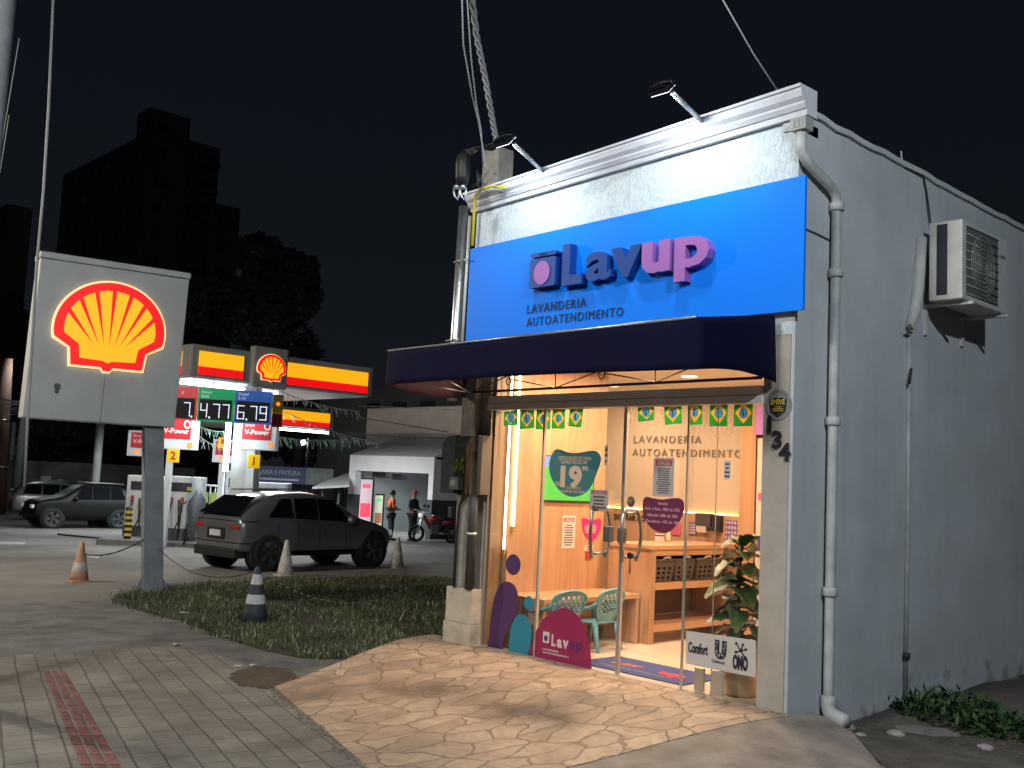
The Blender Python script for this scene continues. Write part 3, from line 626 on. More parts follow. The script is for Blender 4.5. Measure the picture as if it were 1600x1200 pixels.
tx('19', 875, 759, 31, 34, CREAMV, t, bold=.05); tx(',90', 907, 735, 7, 12, CREAMV, t); tx('R$', 867.5, 758, 6, 7, CREAMV, t); tx('COM OMO E', 884, 763.5, 3.5, 23, CREAMV, t); tx('CONFORT INCLUSOS', 876, 769, 4, 38, CREAMV, t)
t, f = vinyl('hours_sticker', c8([(205, 880), (210, 835), (235, 813), (280, 824), (350, 832), (420, 823), (470, 824), (500, 850), (502, 910), (482, 970), (440, 1030), (390, 1068), (340, 1072), (280, 1050), (235, 1000), (208, 940)]), PLUM, 'dark plum shield shaped opening hours sticker on the glass door', 'sticker')
PK = mat('vinyl_pink_text', (.55, .25, .33), .5)
for s, x, y, w in (('Horário:', 1028, 788.5, 16), ('Seg. a Sex.: 08h às 22h', 1008, 796, 54), ('Sábado: 08h às 20h', 1011, 806, 48), ('Domingo: 10h às 18h', 1009, 815.5, 52)): tx(s, x, y, 4.8, w, PK, t, bold=.02)
vinyl('bubble_sticker', [(802.2 + 11.4 * math.cos(a), 882.3 + 16.4 * math.sin(a)) for a in [i * PI / 8 for i in range(16)]], PURP, 'dark purple round dot sticker above the purple drop shape', 'sticker', k=3, group='bubble shapes on the lower glass')
vinyl('bubble_sticker', c9([(103, 822), (115, 700), (125, 580), (150, 440), (190, 345), (240, 317), (290, 340), (318, 400), (320, 480), (300, 560), (265, 630), (235, 690), (215, 760), (205, 828)]), PURP, 'tall dark purple drop shaped sticker at the left of the glass', 'sticker', group='bubble shapes on the lower glass')
vinyl('bubble_sticker', [(826 + 7.4 * math.cos(a), 941.7 + 10.5 * math.sin(a)) for a in [i * PI / 8 for i in range(16)]], CYAN, 'small teal dot sticker above the teal drop shape', 'sticker', k=3, group='bubble shapes on the lower glass')
vinyl('bubble_sticker', c9([(265, 838), (263, 700), (280, 620), (310, 565), (345, 552), (385, 575), (412, 640), (416, 720), (405, 790), (386, 864)]), CYAN, 'teal drop shaped sticker left of the magenta arch', 'sticker', group='bubble shapes on the lower glass')
t, f = vinyl('logo_sticker', [(824, 1026), (831, 1005), (838.5, 985), (848, 968), (863, 955), (879, 949.5), (892, 952), (905, 964), (914, 980), (921, 1005), (924, 1030), (924.5, 1049), (890, 1042), (850, 1033)], MAG, 'big magenta arch sticker with white and purple shop logo', 'sticker', sm=False)
LW = mat('vinyl_white', (.62, .52, .5), .5); LP = mat('vinyl_logo_purple', (.09, .02, .11), .5)
for ch, a, b_, y, m_ in (('L', 861.5, 868, 1008, LW), ('a', 870, 878, 1010, LW), ('v', 879, 888, 1011.5, LW), ('u', 889.5, 897, 1013, LP), ('p', 900, 909, 1014.5, LP)): tx(ch, a, y, 17, b_ - a, m_, t, bold=.045)
m = MB(); u0, v0 = pz(848.5, 1003.5); u1, v1 = pz(859, 988); m.prism([f(a, b, .003) for a, b in rrect(u0, v0, u1, v1, .01)], f.n * .002); m.build('washer_icon', LW, t)
m = MB(); cx, cy = (u0 + u1) / 2, v0 + (v1 - v0) * .42; m.prism([f(cx + .025 * math.cos(i * PI / 10), cy + .028 * math.sin(i * PI / 10), .006) for i in range(20)], f.n * .002); m.build('drum', LP, t)
tx('LAVANDERIA', 848, 1015, 3, 25, LW, t); tx('AUTOATENDIMENTO', 848, 1020, 3, 41, LW, t)
# partner logos board
t, f = vinyl('logo_board', [(1072, 985.5), (1181, 1000.5), (1181, 1058.5), (1072, 1037)], mat('board_grey_white', (.5, .47, .44), .5), 'grey white board with three detergent logos on the right glass pane', 'sign', sm=False)
INK = mat('ink_navy', (.012, .014, .035), .5)
u0, v0 = pz(1075, 1017); text(f, 'Comfort', u0 + .005, v0 - .005, INK, parent=t, h=.085, w=.2, c=.004, bold=.03)
u0, v0 = pz(1117, 1026); text(f, 'U', u0, v0 + .005, INK, parent=t, h=.125, w=.115, c=.004, bold=.1)
m = MB(); rnd = random.Random(3)
for i in range(34):
    s = rnd.choice((0, 1, 2)); a, b_ = (rnd.uniform(.006, .03), rnd.uniform(.03, .12)) if s == 0 else ((rnd.uniform(.085, .108), rnd.uniform(.03, .12)) if s == 1 else (rnd.uniform(.02, .09), rnd.uniform(.004, .024)))
    m.prism([f(u0 + a + .0045 * math.cos(k * PI / 3), v0 + b_ + .006 + .0045 * math.sin(k * PI / 3), .0065) for k in range(6)], f.n * .001)
m.build('emblem_dot', mat('board_dot', (.5, .47, .44), .5), t)
u0, v0 = pz(1113, 1034); text(f, 'Unilever', u0, v0 - .004, INK, parent=t, h=.03, w=.13, c=.004)
u0, v0 = pz(1145, 1043); text(f, 'OMO', u0, v0, INK, parent=t, h=.105, w=.145, c=.004, bold=.06)
m = MB(); cx, cy = pz(1158, 1017)
for a, r in ((70, .055), (20, .05), (130, .07), (200, .05), (-50, .06)):
    a = rad(a); d = V((math.cos(a), math.sin(a), 0)); n = V((-d.y, d.x, 0)); w = .007
    m.prism([f(cx + n.x * w + d.x * 0, cy + n.y * w, .004), f(cx + d.x * r + n.x * .004, cy + d.y * r + n.y * .004, .004), f(cx + d.x * r - n.x * .004, cy + d.y * r - n.y * .004, .004), f(cx - n.x * w, cy - n.y * w, .004)], f.n * .001)
    m.prism([f(cx + d.x * r + .012 * math.cos(k * PI / 5), cy + d.y * r + .012 * math.sin(k * PI / 5), .0045) for k in range(10)], f.n * .001)
m.build('splash_mark', INK, t)
# posters
RED = mat('ink_red', (.5, .03, .04), .5); INK2 = mat('ink_dark', (.06, .045, .06), .6)
def poster(name, x0, y0, x1, y1, label, m_, y=-.004, head=None, hm=RED, n=9, skew=0, cat='notice', group=None, htext=LW):
    a = onY(x0, y1, y); c = onY(x1, y0, y); f = frame((0, y, 0), XX); t = thing(name, label, cat, (a.x, y, a.z), group)
    h = c.z - a.z; w = c.x - a.x
    MB().prism([f(a.x, a.z), f(c.x, a.z), f(c.x, c.z), f(a.x, c.z)], f.n * .002).build('sheet', m_, t); top = c.z - h * .06
    if head:
        b_ = MB(); b_.raw([f(a.x + w * .1, c.z - h * .2, .003), f(c.x - w * .1, c.z - h * .2, .003), f(c.x - w * .1, c.z - h * .06, .003), f(a.x + w * .1, c.z - h * .06, .003)], [(0, 1, 2, 3)]); b_.build('heading_band', hm, t)
        text(f, head, a.x + w / 2, c.z - h * .175, htext, parent=t, h=h * .09, w=w * .62, c=.004, depth=.001, bold=.03, align='C'); top = c.z - h * .25
    if n: lines(f, a.x + w * .12, c.x - w * .12, a.z + h * .07, top, n, INK2, t, .0032, seed=int(x0))
    return t, f
poster('notice_poster', 1020, 716, 1054, 775, 'framed grey attention notice with red heading on the glass above the plum sticker', mat('poster_grey', (.45, .4, .37), .6), head='ATENÇÃO', n=12)
poster('notice_poster', 921, 766, 951, 797, 'small grey warning notice with red band beside the left door handle', mat('poster_grey', (.45, .4, .37), .6), head='AVISO', n=4)
def wallposter(name, x0, y0, x1, y1, label, m_, head=None, n=9):
    a = onX(x0, y1, .103); c = onX(x1, y0, .103); f = frame((.103, 0, 0), YY); t = thing(name, label, 'notice', (.103, a.y, a.z)); h = c.z - a.z; w = c.y - a.y
    MB().prism([f(a.y, a.z), f(c.y, a.z), f(c.y, c.z), f(a.y, c.z)], f.n * .002).build('sheet', m_, t); top = c.z - h * .06
    if head:
        b_ = MB(); b_.raw([f(a.y + w * .1, c.z - h * .2, .003), f(c.y - w * .1, c.z - h * .2, .003), f(c.y - w * .1, c.z - h * .06, .003), f(a.y + w * .1, c.z - h * .06, .003)], [(0, 1, 2, 3)]); b_.build('heading_band', RED, t)
        text(f, head, a.y + w / 2, c.z - h * .175, LW, parent=t, h=h * .09, w=w * .62, c=.004, depth=.001, bold=.03, align='C'); top = c.z - h * .25
    if n: lines(f, a.y + w * .12, c.y - w * .12, a.z + h * .07, top, n, INK2, t, .0032, seed=int(x0))
wallposter('notice_poster', 877, 806, 899.5, 857, 'cream attention notice with red heading on the wood below the screen', PAPER, head='ATENÇÃO', n=9)
poster('notice_poster', 1131, 720, 1142, 749, 'small pale card notice hanging between the ceiling letters and the plant', PAPER, y=-.004, n=4)
poster('notice_poster', 944, 696, 951, 727, 'narrow pale paper strip stuck beside the teal price sticker', PAPER, y=.026, n=3)
pp_ = [onX(x, y, .104) for x, y in c7([(780, 985), (795, 966), (850, 982), (910, 970), (920, 1010), (902, 1080), (862, 1127), (820, 1115), (790, 1060)])]
f = frame((.102, 0, 0), YY); q_ = smooth_loop([(p.y, p.z) for p in pp_]); t = thing('fee_sticker', 'hot pink rounded sticker on the wood behind the left door handle', 'sticker', (.102, pp_[0].y, pp_[6].z))
MB().prism([f(a, b, 0) for a, b in q_], f.n * .003).build('film', mat('vinyl_hot_pink', (.5, .02, .15), .5), t)
lines(f, pp_[0].y + .05, pp_[4].y - .08, pp_[6].z + .08, pp_[2].z - .05, 5, LW, t, .0045, 5)
wallposter('switch_notice', 913, 852, 927, 861, 'tiny white label on the wood above the red call point', PAPER, n=2)
wallposter('call_point', 914, 862, 924, 875, 'little red call point plate on the wood wall', mat('callpoint_red', (.35, .04, .05), .5), n=0)
def shield(px, py, w, label, y, onwhat=None, dark=False, group=None):
    a = onY(px, py, y); s = w
    f = frame((a.x, y, a.z), XX); t = thing('security_badge', label, 'badge', (a.x, y, a.z - s), group)
    bm_ = mat('badge_grey', (.2, .2, .2), .6) if not dark else mat('badge_dark_grey', (.13, .13, .14), .6)
    MB().prism([f(s * math.cos(i * PI / 16), s * 1.12 * math.sin(i * PI / 16)) for i in range(32)], f.n * .002).build('plate', bm_, t)
    MB().prism([f(x * s, z * s, .003) for x, z in ((-.72, .42), (-.5, .38), (-.3, .5), (0, .42), (.3, .5), (.5, .38), (.72, .42), (.66, -.05), (.6, -.5), (0, -.95), (-.6, -.5), (-.66, -.05))], f.n * .002).build('crest', mat('badge_black', (.015, .015, .015), .5), t)
    YG = mat('badge_yellow', (.5, .37, .06), .5)
    text(f, 'EMIVE', 0, .0, YG, parent=t, h=s * .36, w=s * 1.15, c=.006, depth=.001, bold=.03, align='C')
    for i, ch in enumerate('PROTEGIDO'):
        an = rad(140 - i * 100 / 8); r = s * .82; ff = frame(f(r * math.cos(an), r * 1.1 * math.sin(an), 0), V((math.sin(an), 0, -math.cos(an))), V((math.cos(an), 0, math.sin(an)))); text(ff, ch, 0, -s * .07, mat('badge_black', (.015, .015, .015), .5), parent=t, h=s * .15, c=.003, depth=.001, align='C')
    lines(f, -s * .45, s * .45, -s * .5, -s * .1, 3, YG, t, .0062, 2)
    return t
shield(1216, 632, .115, 'large dark shield security badge on the right pillar above number 134', -.02, group='security company badges')
shield(741, 647, .105, 'dark shield security badge on the grey left pillar over the meter box', -.02, group='security company badges')
shield(986, 784, .045, 'small round shield badge on the glass above the right door handle', -.006, dark=True, group='security company badges')
# flag bunting inside the glass
GRN = cloth('flag_green', (.015, .16, .025), .4); YEL = cloth('flag_yellow', (.62, .3, .008), .3); BLU = cloth('flag_blue', (.03, .17, .38), .3); WHT = mat('flag_white', (.6, .6, .6), .6)
fl_lab = ['first', 'second', 'third', 'fourth', 'fifth']
flags = [((788, 643, 808, 665), -4, 'leftmost small green and yellow flag of the bunting, before the light tubes'), ((813, 641, 834, 670), -3, 'second small flag from the left in the bunting'), ((839, 641, 860, 671), 0, 'small flag crossed by the edge of the left glass pane'), ((864, 640, 883, 670), 1, 'fourth small flag from the left, above the teal price sticker'), ((891, 639, 911, 667), 4, 'small tilted flag that ends the left half of the bunting'),
         ((997, 632, 1021, 658), -5, 'small tilted flag that begins the right half of the bunting'), ((1038, 630, 1064, 663), -4, 'small flag above the word ending of the wall lettering'), ((1075, 629, 1097, 664), -2, 'small flag just right of the dark door edge'), ((1110, 628, 1137, 666), 0, 'small flag crossed by the thin glass edge at right'), ((1148, 628, 1176, 666), 0, 'rightmost flag of the bunting beside the lilac panel')]
for (x0, y0, x1, y1), tilt, lab in flags:
    yy = .06; a = onY((x0 + x1) / 2, y0 - 1, yy); w = onY(x1, y0, yy).x - onY(x0, y0, yy).x; h = a.z - onY(x0, y1, yy).z
    r = V((math.cos(rad(tilt)), .06, -math.sin(rad(tilt)))); f = frame(a, r, V((math.sin(rad(tilt)), 0, math.cos(rad(tilt)))))
    t = thing('bunting_flag', lab, 'flag', a, 'flags of the bunting behind the glass')
    cx, cz = 0, -h * .47; bl, br_, tr_, tl_ = (-w / 2, -h), (w / 2, -h), (w / 2, 0), (-w / 2, 0); RB_, RR, RT, RL = (0, cz - h * .43), (w * .43, cz), (0, cz + h * .43), (-w * .43, cz)
    wv = lambda p: f(p[0], p[1], .006 * math.sin(p[0] / w * 5 + x0) * -p[1] / h)
    m = MB(); m.raw([wv(p) for p in (bl, br_, tr_, tl_, RB_, RR, RT, RL)], [(0, 1, 4), (1, 2, 5), (2, 3, 6), (3, 0, 7), (1, 5, 4), (2, 6, 5), (3, 7, 6), (0, 4, 7)]); m.build('cloth', GRN, t)
    ci, ro = [], []
    for i in range(24):
        a_ = i * PI / 12; dx_, dz_ = math.cos(a_), math.sin(a_); k_ = 1 / (abs(dx_) / (w * .43) + abs(dz_) / (h * .43)); ro.append(wv((dx_ * k_, cz + dz_ * k_))); ci.append(wv((w * .25 * dx_, cz + w * .27 * dz_)))
    m = MB(); m.raw(ci + ro, [(i, (i + 1) % 24, 24 + (i + 1) % 24, 24 + i) for i in range(24)]); m.build('rhombus', YEL, t)
    m = MB(); m.raw(ci, [tuple(range(24))]); m.build('disc', BLU, t)
    m = MB(); m.raw([f(-.02 * w / .1 * .2 + .0 + .03 * w * math.cos(k), cz + (k - 1) * w * .2, .0112) for k in (0, .5, 1, 1.5, 2)] + [f(.035 * w + .03 * w * math.cos(k), cz + (k - 1) * w * .2, .0112) for k in (0, .5, 1, 1.5, 2)], [(i, i + 5, i + 6, i + 1) for i in range(4)]); m.build('band', WHT, t)
tag(MB().tube([onY(770, 645, .062), onY(930, 638, .062), onY(1060, 632, .062), onY(1193, 627, .062)], .003, 4).build('bunting_string', WHT), 'thin string carrying the flags along the door header', 'string')
# ================================================================ INSIDE THE SHOP
TUBE = glow('warm_tube', (1, .86, .62), 13)
for px, py, zb, lab in ((790, 800, 858, 'long glowing light tube nearest the street on the wood wall'), (803, 800, 822, 'shorter glowing light tube second from the street on the wood wall')):
    p = onX(px, py, .115); b_ = onX(px - 1, zb, .115)
    t = thing('light_tube', lab, 'lamp', (.1, p.y, b_.z), 'light tubes on the wood wall')
    MB().tube([(.115, p.y, b_.z), (.115, p.y, 2.95)], .011, 8).build('tube', TUBE, t)
    MB().box(.1, .13, p.y - .012, p.y + .012, b_.z - .05, b_.z).build('cap', mat('brass_cap', (.6, .42, .12), .35, .8), t)
tv = thing('screen', 'wall screen showing green field behind the teal price sticker', 'screen', (.1, .8, 1.5))
a = onX(849, 781, .13); c = onX(919, 785, .13); tp = onX(849, 712, .13)
MB().box(.1005, .13, a.y - .01, a.y + .82, a.z - .015, tp.z + .01, .004).build('screen_case', BLACK, tv)
m = MB(); m.raw([(.132, a.y, a.z), (.132, a.y + .8, a.z), (.132, a.y + .8, tp.z - .12), (.132, a.y, tp.z - .12)], [(0, 1, 2, 3)]); m.build('green_picture', glow('screen_green', (.12, .75, .08), 1.0, (.02, .05, .02)), tv)
m = MB(); m.raw([(.132, a.y, tp.z - .119), (.132, a.y + .8, tp.z - .119), (.132, a.y + .8, tp.z), (.132, a.y, tp.z)], [(0, 1, 2, 3)]); m.build('blue_picture', glow('screen_blue', (.4, .6, 1), .9, (.02, .02, .05)), tv)
# bench desk
dk = thing('desk', 'low oak panel desk along the wood wall with two teal chairs', 'desk', (.4, .95, 0))
MB().box(.101, .69, .19, 1.7, .49, .54, .003).build('desk_top', WDY, dk)
for y in (.19, 1.655): MB().box(.101, .685, y, y + .045, 0, .489, .002).build('desk_leg', WDV, dk)
MB().box(.101, .12, .24, 1.65, .05, .489).build('modesty_panel', WDY, dk)
ct = thing('counter', 'oak folding counter with shelves of dark laundry baskets', 'counter', (.5, 2.6, 0))
y0, y1 = 1.735, 3.4
MB().box(.17, .82, y0 - .02, y1, 1.03, 1.075, .003).build('counter_top', WDY, ct)
MB().box(.19, .802, y0, y0 + .09, .0, 1.029, .002).build('end_panel', WDV, ct)
MB().box(.19, .802, y1 - .05, y1 - .01, .0, 1.029, .002).build('end_panel', WDV, ct)
for z in (.13, .585): MB().box(.19, .8, y0 + .091, y1 - .051, z, z + .075, .002).build('shelf', WDY, ct)
MB().box(.19, .2, y0 + .091, y1 - .051, .21, 1.029).build('back_sheet', mat('back_sheet_brown', (.17, .075, .03), .5), ct)
MB().box(.775, .801, y0 + .091, y1 - .051, .96, 1.029).build('top_rail', WDY, ct)
# laundry baskets
BK = mat('basket_taupe', (.075, .062, .052), .5)
bs = thing('laundry_basket', 'x', 'basket', (0, 0, 0), 'laundry baskets on the upper shelf')
def basket():
    m = MB(); n = 28; rows = 9
    def P(i, j):
        t = i / n; s = 1 + .2 * j / rows; w, d = .17 * s, .2 * s; u = t * 4; k = int(u) % 4; q = u - int(u)
        c = [(-w, -d), (w, -d), (w, d), (-w, d)]; A, B = c[k], c[(k + 1) % 4]
        return V((A[0] + (B[0] - A[0]) * q, A[1] + (B[1] - A[1]) * q, .24 * j / rows + .005))
    for i in range(n):
        for j in range(rows):
            if i % 7 in (1, 3, 5) and j in (1, 3, 5): continue
            m.face([P(i, j), P(i + 1, j), P(i + 1, j + 1), P(i, j + 1)])
    m.face([P(0, 0), P(7, 0), P(14, 0), P(21, 0)]); bmesh.ops.remove_doubles(m.b, verts=m.b.verts[:], dist=1e-4)
    o = m.build('basket_body', BK, bs); s = o.modifiers.new('s', 'SOLIDIFY'); s.thickness = .006
    m = MB(); w, d = .21, .247
    m.tube([(-w, -d, .247), (w, -d, .247), (w, d, .247), (-w, d, .247), (-w, -d, .247)], .012, 6)
    m.build('rim', mat('basket_rim', (.13, .11, .095), .45), bs)
    for sx in (-1, 1):
        m = MB(); m.tube([(sx * (w - .02), -.09, .245), (sx * (w + .02), -.06, .275), (sx * (w + .03), 0, .28), (sx * (w + .02), .06, .275), (sx * (w - .02), .09, .245)], .013, 8); m.build('handle', mat('basket_handle', (.4, .37, .34), .4), bs)
basket()
spots = [(.55, 2.06), (.55, 2.44), (.56, 2.82), (.55, 3.13)]
labs = ['dark laundry basket nearest the door on the upper counter shelf', 'dark laundry basket second from the door on the shelf', 'dark laundry basket third from the door, left of the plant', 'dark laundry basket farthest from the door behind the plant leaves']
for i, (x, y) in enumerate(spots):
    if i == 0: bs.location = (x, y, .662); bs['label'] = labs[0]; bs.scale = (1, .78, 1)
    else:
        r = dup(bs, (x, y, .662), random.uniform(-.06, .06), labs[i]); r.scale = (1, .78, 1)
# chairs
CH = mat('chair_teal', (.11, .3, .34), .45)
chp = thing('plastic_chair', 'x', 'chair', (0, 0, 0), 'teal chairs at the low desk')
def chair():
    m = MB(); m.box(-.2, .2, -.19, .19, .3, .318, .01)
    o = m.build('seat', CH, chp)
    n, r = 13, 12; m = MB()
    def P(i, j):
        u = -1 + 2 * i / n; t = j / r; hw = .13 + .09 * math.sin(min(1, t * 1.25) * PI * .5) if t < .85 else .22 * math.sqrt(max(.0, 1 - ((t - .85) / .22) ** 2))
        if t < .4: hw = .12 + .2 * t
        return V((-.17 - .1 * t - .03 * (1 - u * u), u * hw, .33 + .36 * t - .03 * u * u * t))
    for i in range(n):
        for j in range(r):
            if 2 <= i <= 10 and 3 <= j <= 9 and (i + j) % 2 == 0: continue
            m.face([P(i, j), P(i + 1, j), P(i + 1, j + 1), P(i, j + 1)])
    bmesh.ops.remove_doubles(m.b, verts=m.b.verts[:], dist=1e-4); o = m.build('backrest', CH, chp); s = o.modifiers.new('s', 'SOLIDIFY'); s.thickness = .008
    m = MB(); m.tube([P(0, j) for j in range(0, r + 1)] + [P(i, r) for i in range(1, n + 1)] + [P(n, j) for j in range(r - 1, -1, -1)], .013, 6); m.build('back_rim', CH, chp)
    for s in (-1, 1):
        m = MB(); m.tube([(-.25, s * .2, .56), (-.17, s * .235, .49), (-.02, s * .245, .45), (.12, s * .235, .44), (.17, s * .215, .41), (.165, s * .2, .3)], [.02, .02, .02, .022, .02, .018], 8); m.build('armrest', CH, chp, True)
        for fx, bx in ((.16, .2), (-.17, -.25)):
            m = MB(); m.tube([(fx, s * .165, .31), (bx, s * .2, 0)], .032, 8, r1=.018); m.build('leg', CH, chp, True)
chair()
c1 = (.86, .72); c2 = (.9, 1.25)
chp.location = (.62, .42, .0); chp.rotation_euler = (0, 0, PI - .12); chp.scale = (.95, .98, .93); chp['label'] = 'teal plastic chair nearer the door, half behind the magenta arch'
dup(chp, (.65, .98, .0), PI + .05, 'teal plastic chair farther along the desk with lattice back in full view').scale = (.95, .98, .93)
# mat
fm = thing('door_mat', 'blue door mat with red and white lettering inside the glass doors', 'mat', (1.8, .6, 0))
MB().box(1.15, 2.42, .18, .82, .001, .012, .003).build('mat_pad', mat('mat_blue', (.035, .06, .22), .95, noise=.35, nscale=40, bump=.5, bscale=200), fm)
ff = frame((0, 0, .0125), XX, YY); text(ff, 'Lav', 1.35, .45, mat('mat_orange', (.3, .1, .07), .9), parent=fm, h=.16, w=.36, c=.001, depth=.001, bold=.04); text(ff, 'up', 1.95, .42, mat('mat_red', (.45, .03, .06), .9), parent=fm, h=.16, w=.3, c=.001, depth=.001, bold=.05)
text(ff, 'LAVANDERIA AUTOATENDIMENTO', 1.35, .3, mat('mat_grey', (.3, .3, .34), .9), parent=fm, h=.035, w=.85, c=.001, depth=.001)
# washers at the right : stacked machines
for k in range(3):
    x = 1.03 + .74 * k; lab = ['stacked washer and dryer tower with round door beside the right pillar', 'second stacked laundry machine tower hidden further right', 'third laundry machine tower by the right inner wall'][k]
    if k > 0: break
    wm = thing('laundry_machine', lab, 'washing machine', (x + .35, YB - .2, 0))
    MW = mat('machine_enamel', (.55, .47, .4), .4)
    yf = YB - .17
    for z in (0, 1.19):
        MB().box(x, x + .7, yf, YB + .04, z + .004, z + 1.18, .01).build('cabinet', MW, wm)
        d = MB(); c_ = V((x + .375, yf, z + .74 if z else .62)); d.lathe([(.2, .003), (.27, .003), (.285, .03), (.27, .05), (.21, .05), (.2, .03)], c_, 36, (0, -1, 0), cap=False); dr = d.build('door_ring', mat('ring_pale', (.62, .56, .5), .3, .2), wm, True)
        d = MB(); d.lathe([(.198, .004), (.19, .04), (.12, .055), (0, .06)], c_, 32, (0, -1, 0)); d.build('door_glass', mat('porthole_dark', (.03, .035, .04), .08), wm, True)
    f = frame((0, yf - .001, 0), XX)
    def pl(x0, z0, w, h, m_): q = MB(); q.prism([f(x0, z0), f(x0 + w, z0), f(x0 + w, z0 + h), f(x0, z0 + h)], f.n * .003); return q
    pl(x + .02, 1.32, .16, .24, PAPER).build('instruction_card', PAPER, wm)
    pl(x + .03, 1.02, .2, .15, PURP).build('price_plate', mat('plate_violet', (.07, .05, .2), .5), wm)
    pl(x + .03, 1.62, .09, .09, PURP).build('pink_tag', mat('tag_pink', (.6, .08, .2), .5), wm)
lp = tag(MB().box(1.02, 2.6, YB - .2, YB + .045, 2.41, 2.9).build('panel_board', mat('lilac_panel', (.38, .17, .5), .5)), 'lilac board above the machine tower at the top right of the glass', 'panel')
# bits on the wainscot and counter
def onwall(name, x0, y0, x1, y1, lab, m_, d=.01, cat='poster', n=0, yb=YB - .071):
    a = onY(x0, y1, yb); c = onY(x1, y0, yb); t = thing(name, lab, cat, (a.x, yb, a.z)); MB().box(a.x, c.x, yb - d, yb, a.z, c.z, min(.004, d * .3)).build('body', m_, t); return t, frame((0, yb - d, 0), XX), a, c
VIO = mat('poster_violet', (.16, .1, .26), .6)
t, f, a, c = onwall('small_poster', 1077, 816, 1089, 836, 'small violet poster on the wood between the plum sticker and black dispenser', VIO); lines(f, a.x + .01, c.x - .01, a.z + .02, c.z - .02, 4, LW, t, .002)
t, f, a, c = onwall('calendar_poster', 1133, 814, 1161, 843, 'violet chart of small symbols on the wood behind the plant', VIO)
m = MB()
for i in range(6):
    for j in range(4):
        u = a.x + (c.x - a.x) * (i + .3) / 6; v = a.z + (c.z - a.z) * (j + .25) / 4; m.raw([f(u, v, .002), f(u + .02, v, .002), f(u + .02, v + .03, .002), f(u, v + .03, .002)], [(0, 1, 2, 3)])
m.build('symbol', LW, t)
t, f, a, c = onwall('towel_dispenser', 1093, 803, 1117, 821, 'dark plastic towel dispenser on the wood behind the plant', mat('dispenser_dark', (.06, .05, .06), .3), .1, 'dispenser')
MB().obox(f(a.x + .03, a.z - .08, .0), XX * .15, V((0, -.02, .078)), V((0, -.004, 0))).build('paper_towel', PAPER, t)
t, f, a, c = onwall('soap_dispenser', 1119, 805, 1131, 830, 'black narrow soap dispenser right of the towel dispenser', mat('dispenser_black', (.02, .017, .02), .35), .1, 'dispenser')
MB().box(a.x + .02, c.x - .02, f.o.y - .12, f.o.y - .1, a.z + .01, a.z + .05).build('lever', BLACK, t)
t, f, a, c = onwall('leaflet', 1049, 818, 1064, 836, 'pink and grey leaflet standing behind the plum sticker', mat('leaflet_pink', (.5, .1, .2), .6), .012, 'leaflet')
for i, (px, lab) in enumerate(((1030, 'small white card box with dark band on the counter top'), (1044, 'small pale bottle standing on the counter top'))):
    p = onX(px, 849, .35); t = thing('counter_item', lab, 'box' if i == 0 else 'bottle', (p.x, p.y, 1.076))
    if i == 0: MB().box(p.x - .04, p.x + .04, p.y - .04, p.y + .04, 1.076, 1.17, .004).build('carton', PAPER, t); MB().box(p.x - .041, p.x + .041, p.y - .041, p.y + .041, 1.145, 1.16).build('band', INK2, t)
    else: MB().lathe([(.025, 1.076), (.027, 1.1), (.027, 1.16), (.012, 1.19), (.012, 1.21)], (p.x, p.y, 0), 12).build('bottle_body', mat('bottle_cream', (.6, .5, .35), .3), t); MB().lathe([(.014, 1.21), (.014, 1.235)], (p.x, p.y, 0), 10).build('cap', WHT, t)
# potted plant
pt = thing('potted_plant', 'tall variegated fig plant in a beige pot behind the right glass pane', 'plant', (2.9, .32, 0))
MB().lathe([(.14, .004), (.15, .01), (.19, .4), (.2, .41), (.2, .45), (.18, .45), (.17, .4)], (2.9, .33, 0), 32).build('pot', mat('pot_beige', (.62, .52, .38), .55, noise=.15, nscale=4), pt, True)
MB().lathe([(.17, .395), (.08, .41), (0, .415)], (2.9, .33, 0), 20).build('soil', mat('soil', (.03, .02, .012), .95, bump=.5), pt)
sx = lambda z: (2.9 + .02 * math.sin(z * 5), .33 + .02 * math.cos(z * 4))
MB().tube([(*sx(z), z) for z in (.4, .6, .8, 1.0, 1.15, 1.26)], .016, 8, r1=.008).build('stem', mat('stem_brown', (.06, .045, .03), .8), pt, True)
LG = mat('leaf_green', (.022, .062, .016), .4, noise=.6, nscale=14, c2=(.045, .09, .02)); LC = mat('leaf_cream', (.12, .135, .05), .5, noise=.3, nscale=10)
m = MB(); rnd = random.Random(11)
def leaf(base, d, L, w, droop, roll):
    d = d.normalized(); sd = d.cross(UP).normalized(); n_ = sd.cross(d); nu, nv = 8, 8; G_ = []
    sd = sd * math.cos(roll) + n_ * math.sin(roll); n_ = sd.cross(d)
    for i in range(nu + 1):
        t = i / nu; hw = w * (math.sin(PI * min(1, (t * .92 + .04)) ** .8)) ** .75; c = base + d * L * t + V((0, 0, -droop * t * t * L)); row = []
        for j in range(nv + 1):
            u = -1 + 2 * j / nv; row.append(c + sd * hw * u + n_ * (abs(u) * hw * .3 + .012 * math.sin(t * 19 + u) * abs(u)))
        G_.append(row)
    for i in range(nu):
        for j in range(nv):
            m.mi = 1 if (j in (0, nv - 1) or i == nu - 1 or (j in (3, 4) and rnd.random() < .25) or rnd.random() < .05) else 0
            f_ = m.face([G_[i][j], G_[i + 1][j], G_[i + 1][j + 1], G_[i][j + 1]]); f_.smooth = True
for k in range(36):
    z = .47 + .8 * k / 35; x, y = sx(z); an = k * 2.4 + rnd.uniform(-.3, .3); el = rnd.uniform(.05, .45) if k < 31 else rnd.uniform(.5, .9)
    leaf(V((x, y, z)), V((math.cos(an), math.sin(an), el)), rnd.uniform(.22, .32) * (1 if k > 3 else .85), rnd.uniform(.085, .115), rnd.uniform(.25, .7), rnd.uniform(-.4, .4))
m.mi = 0
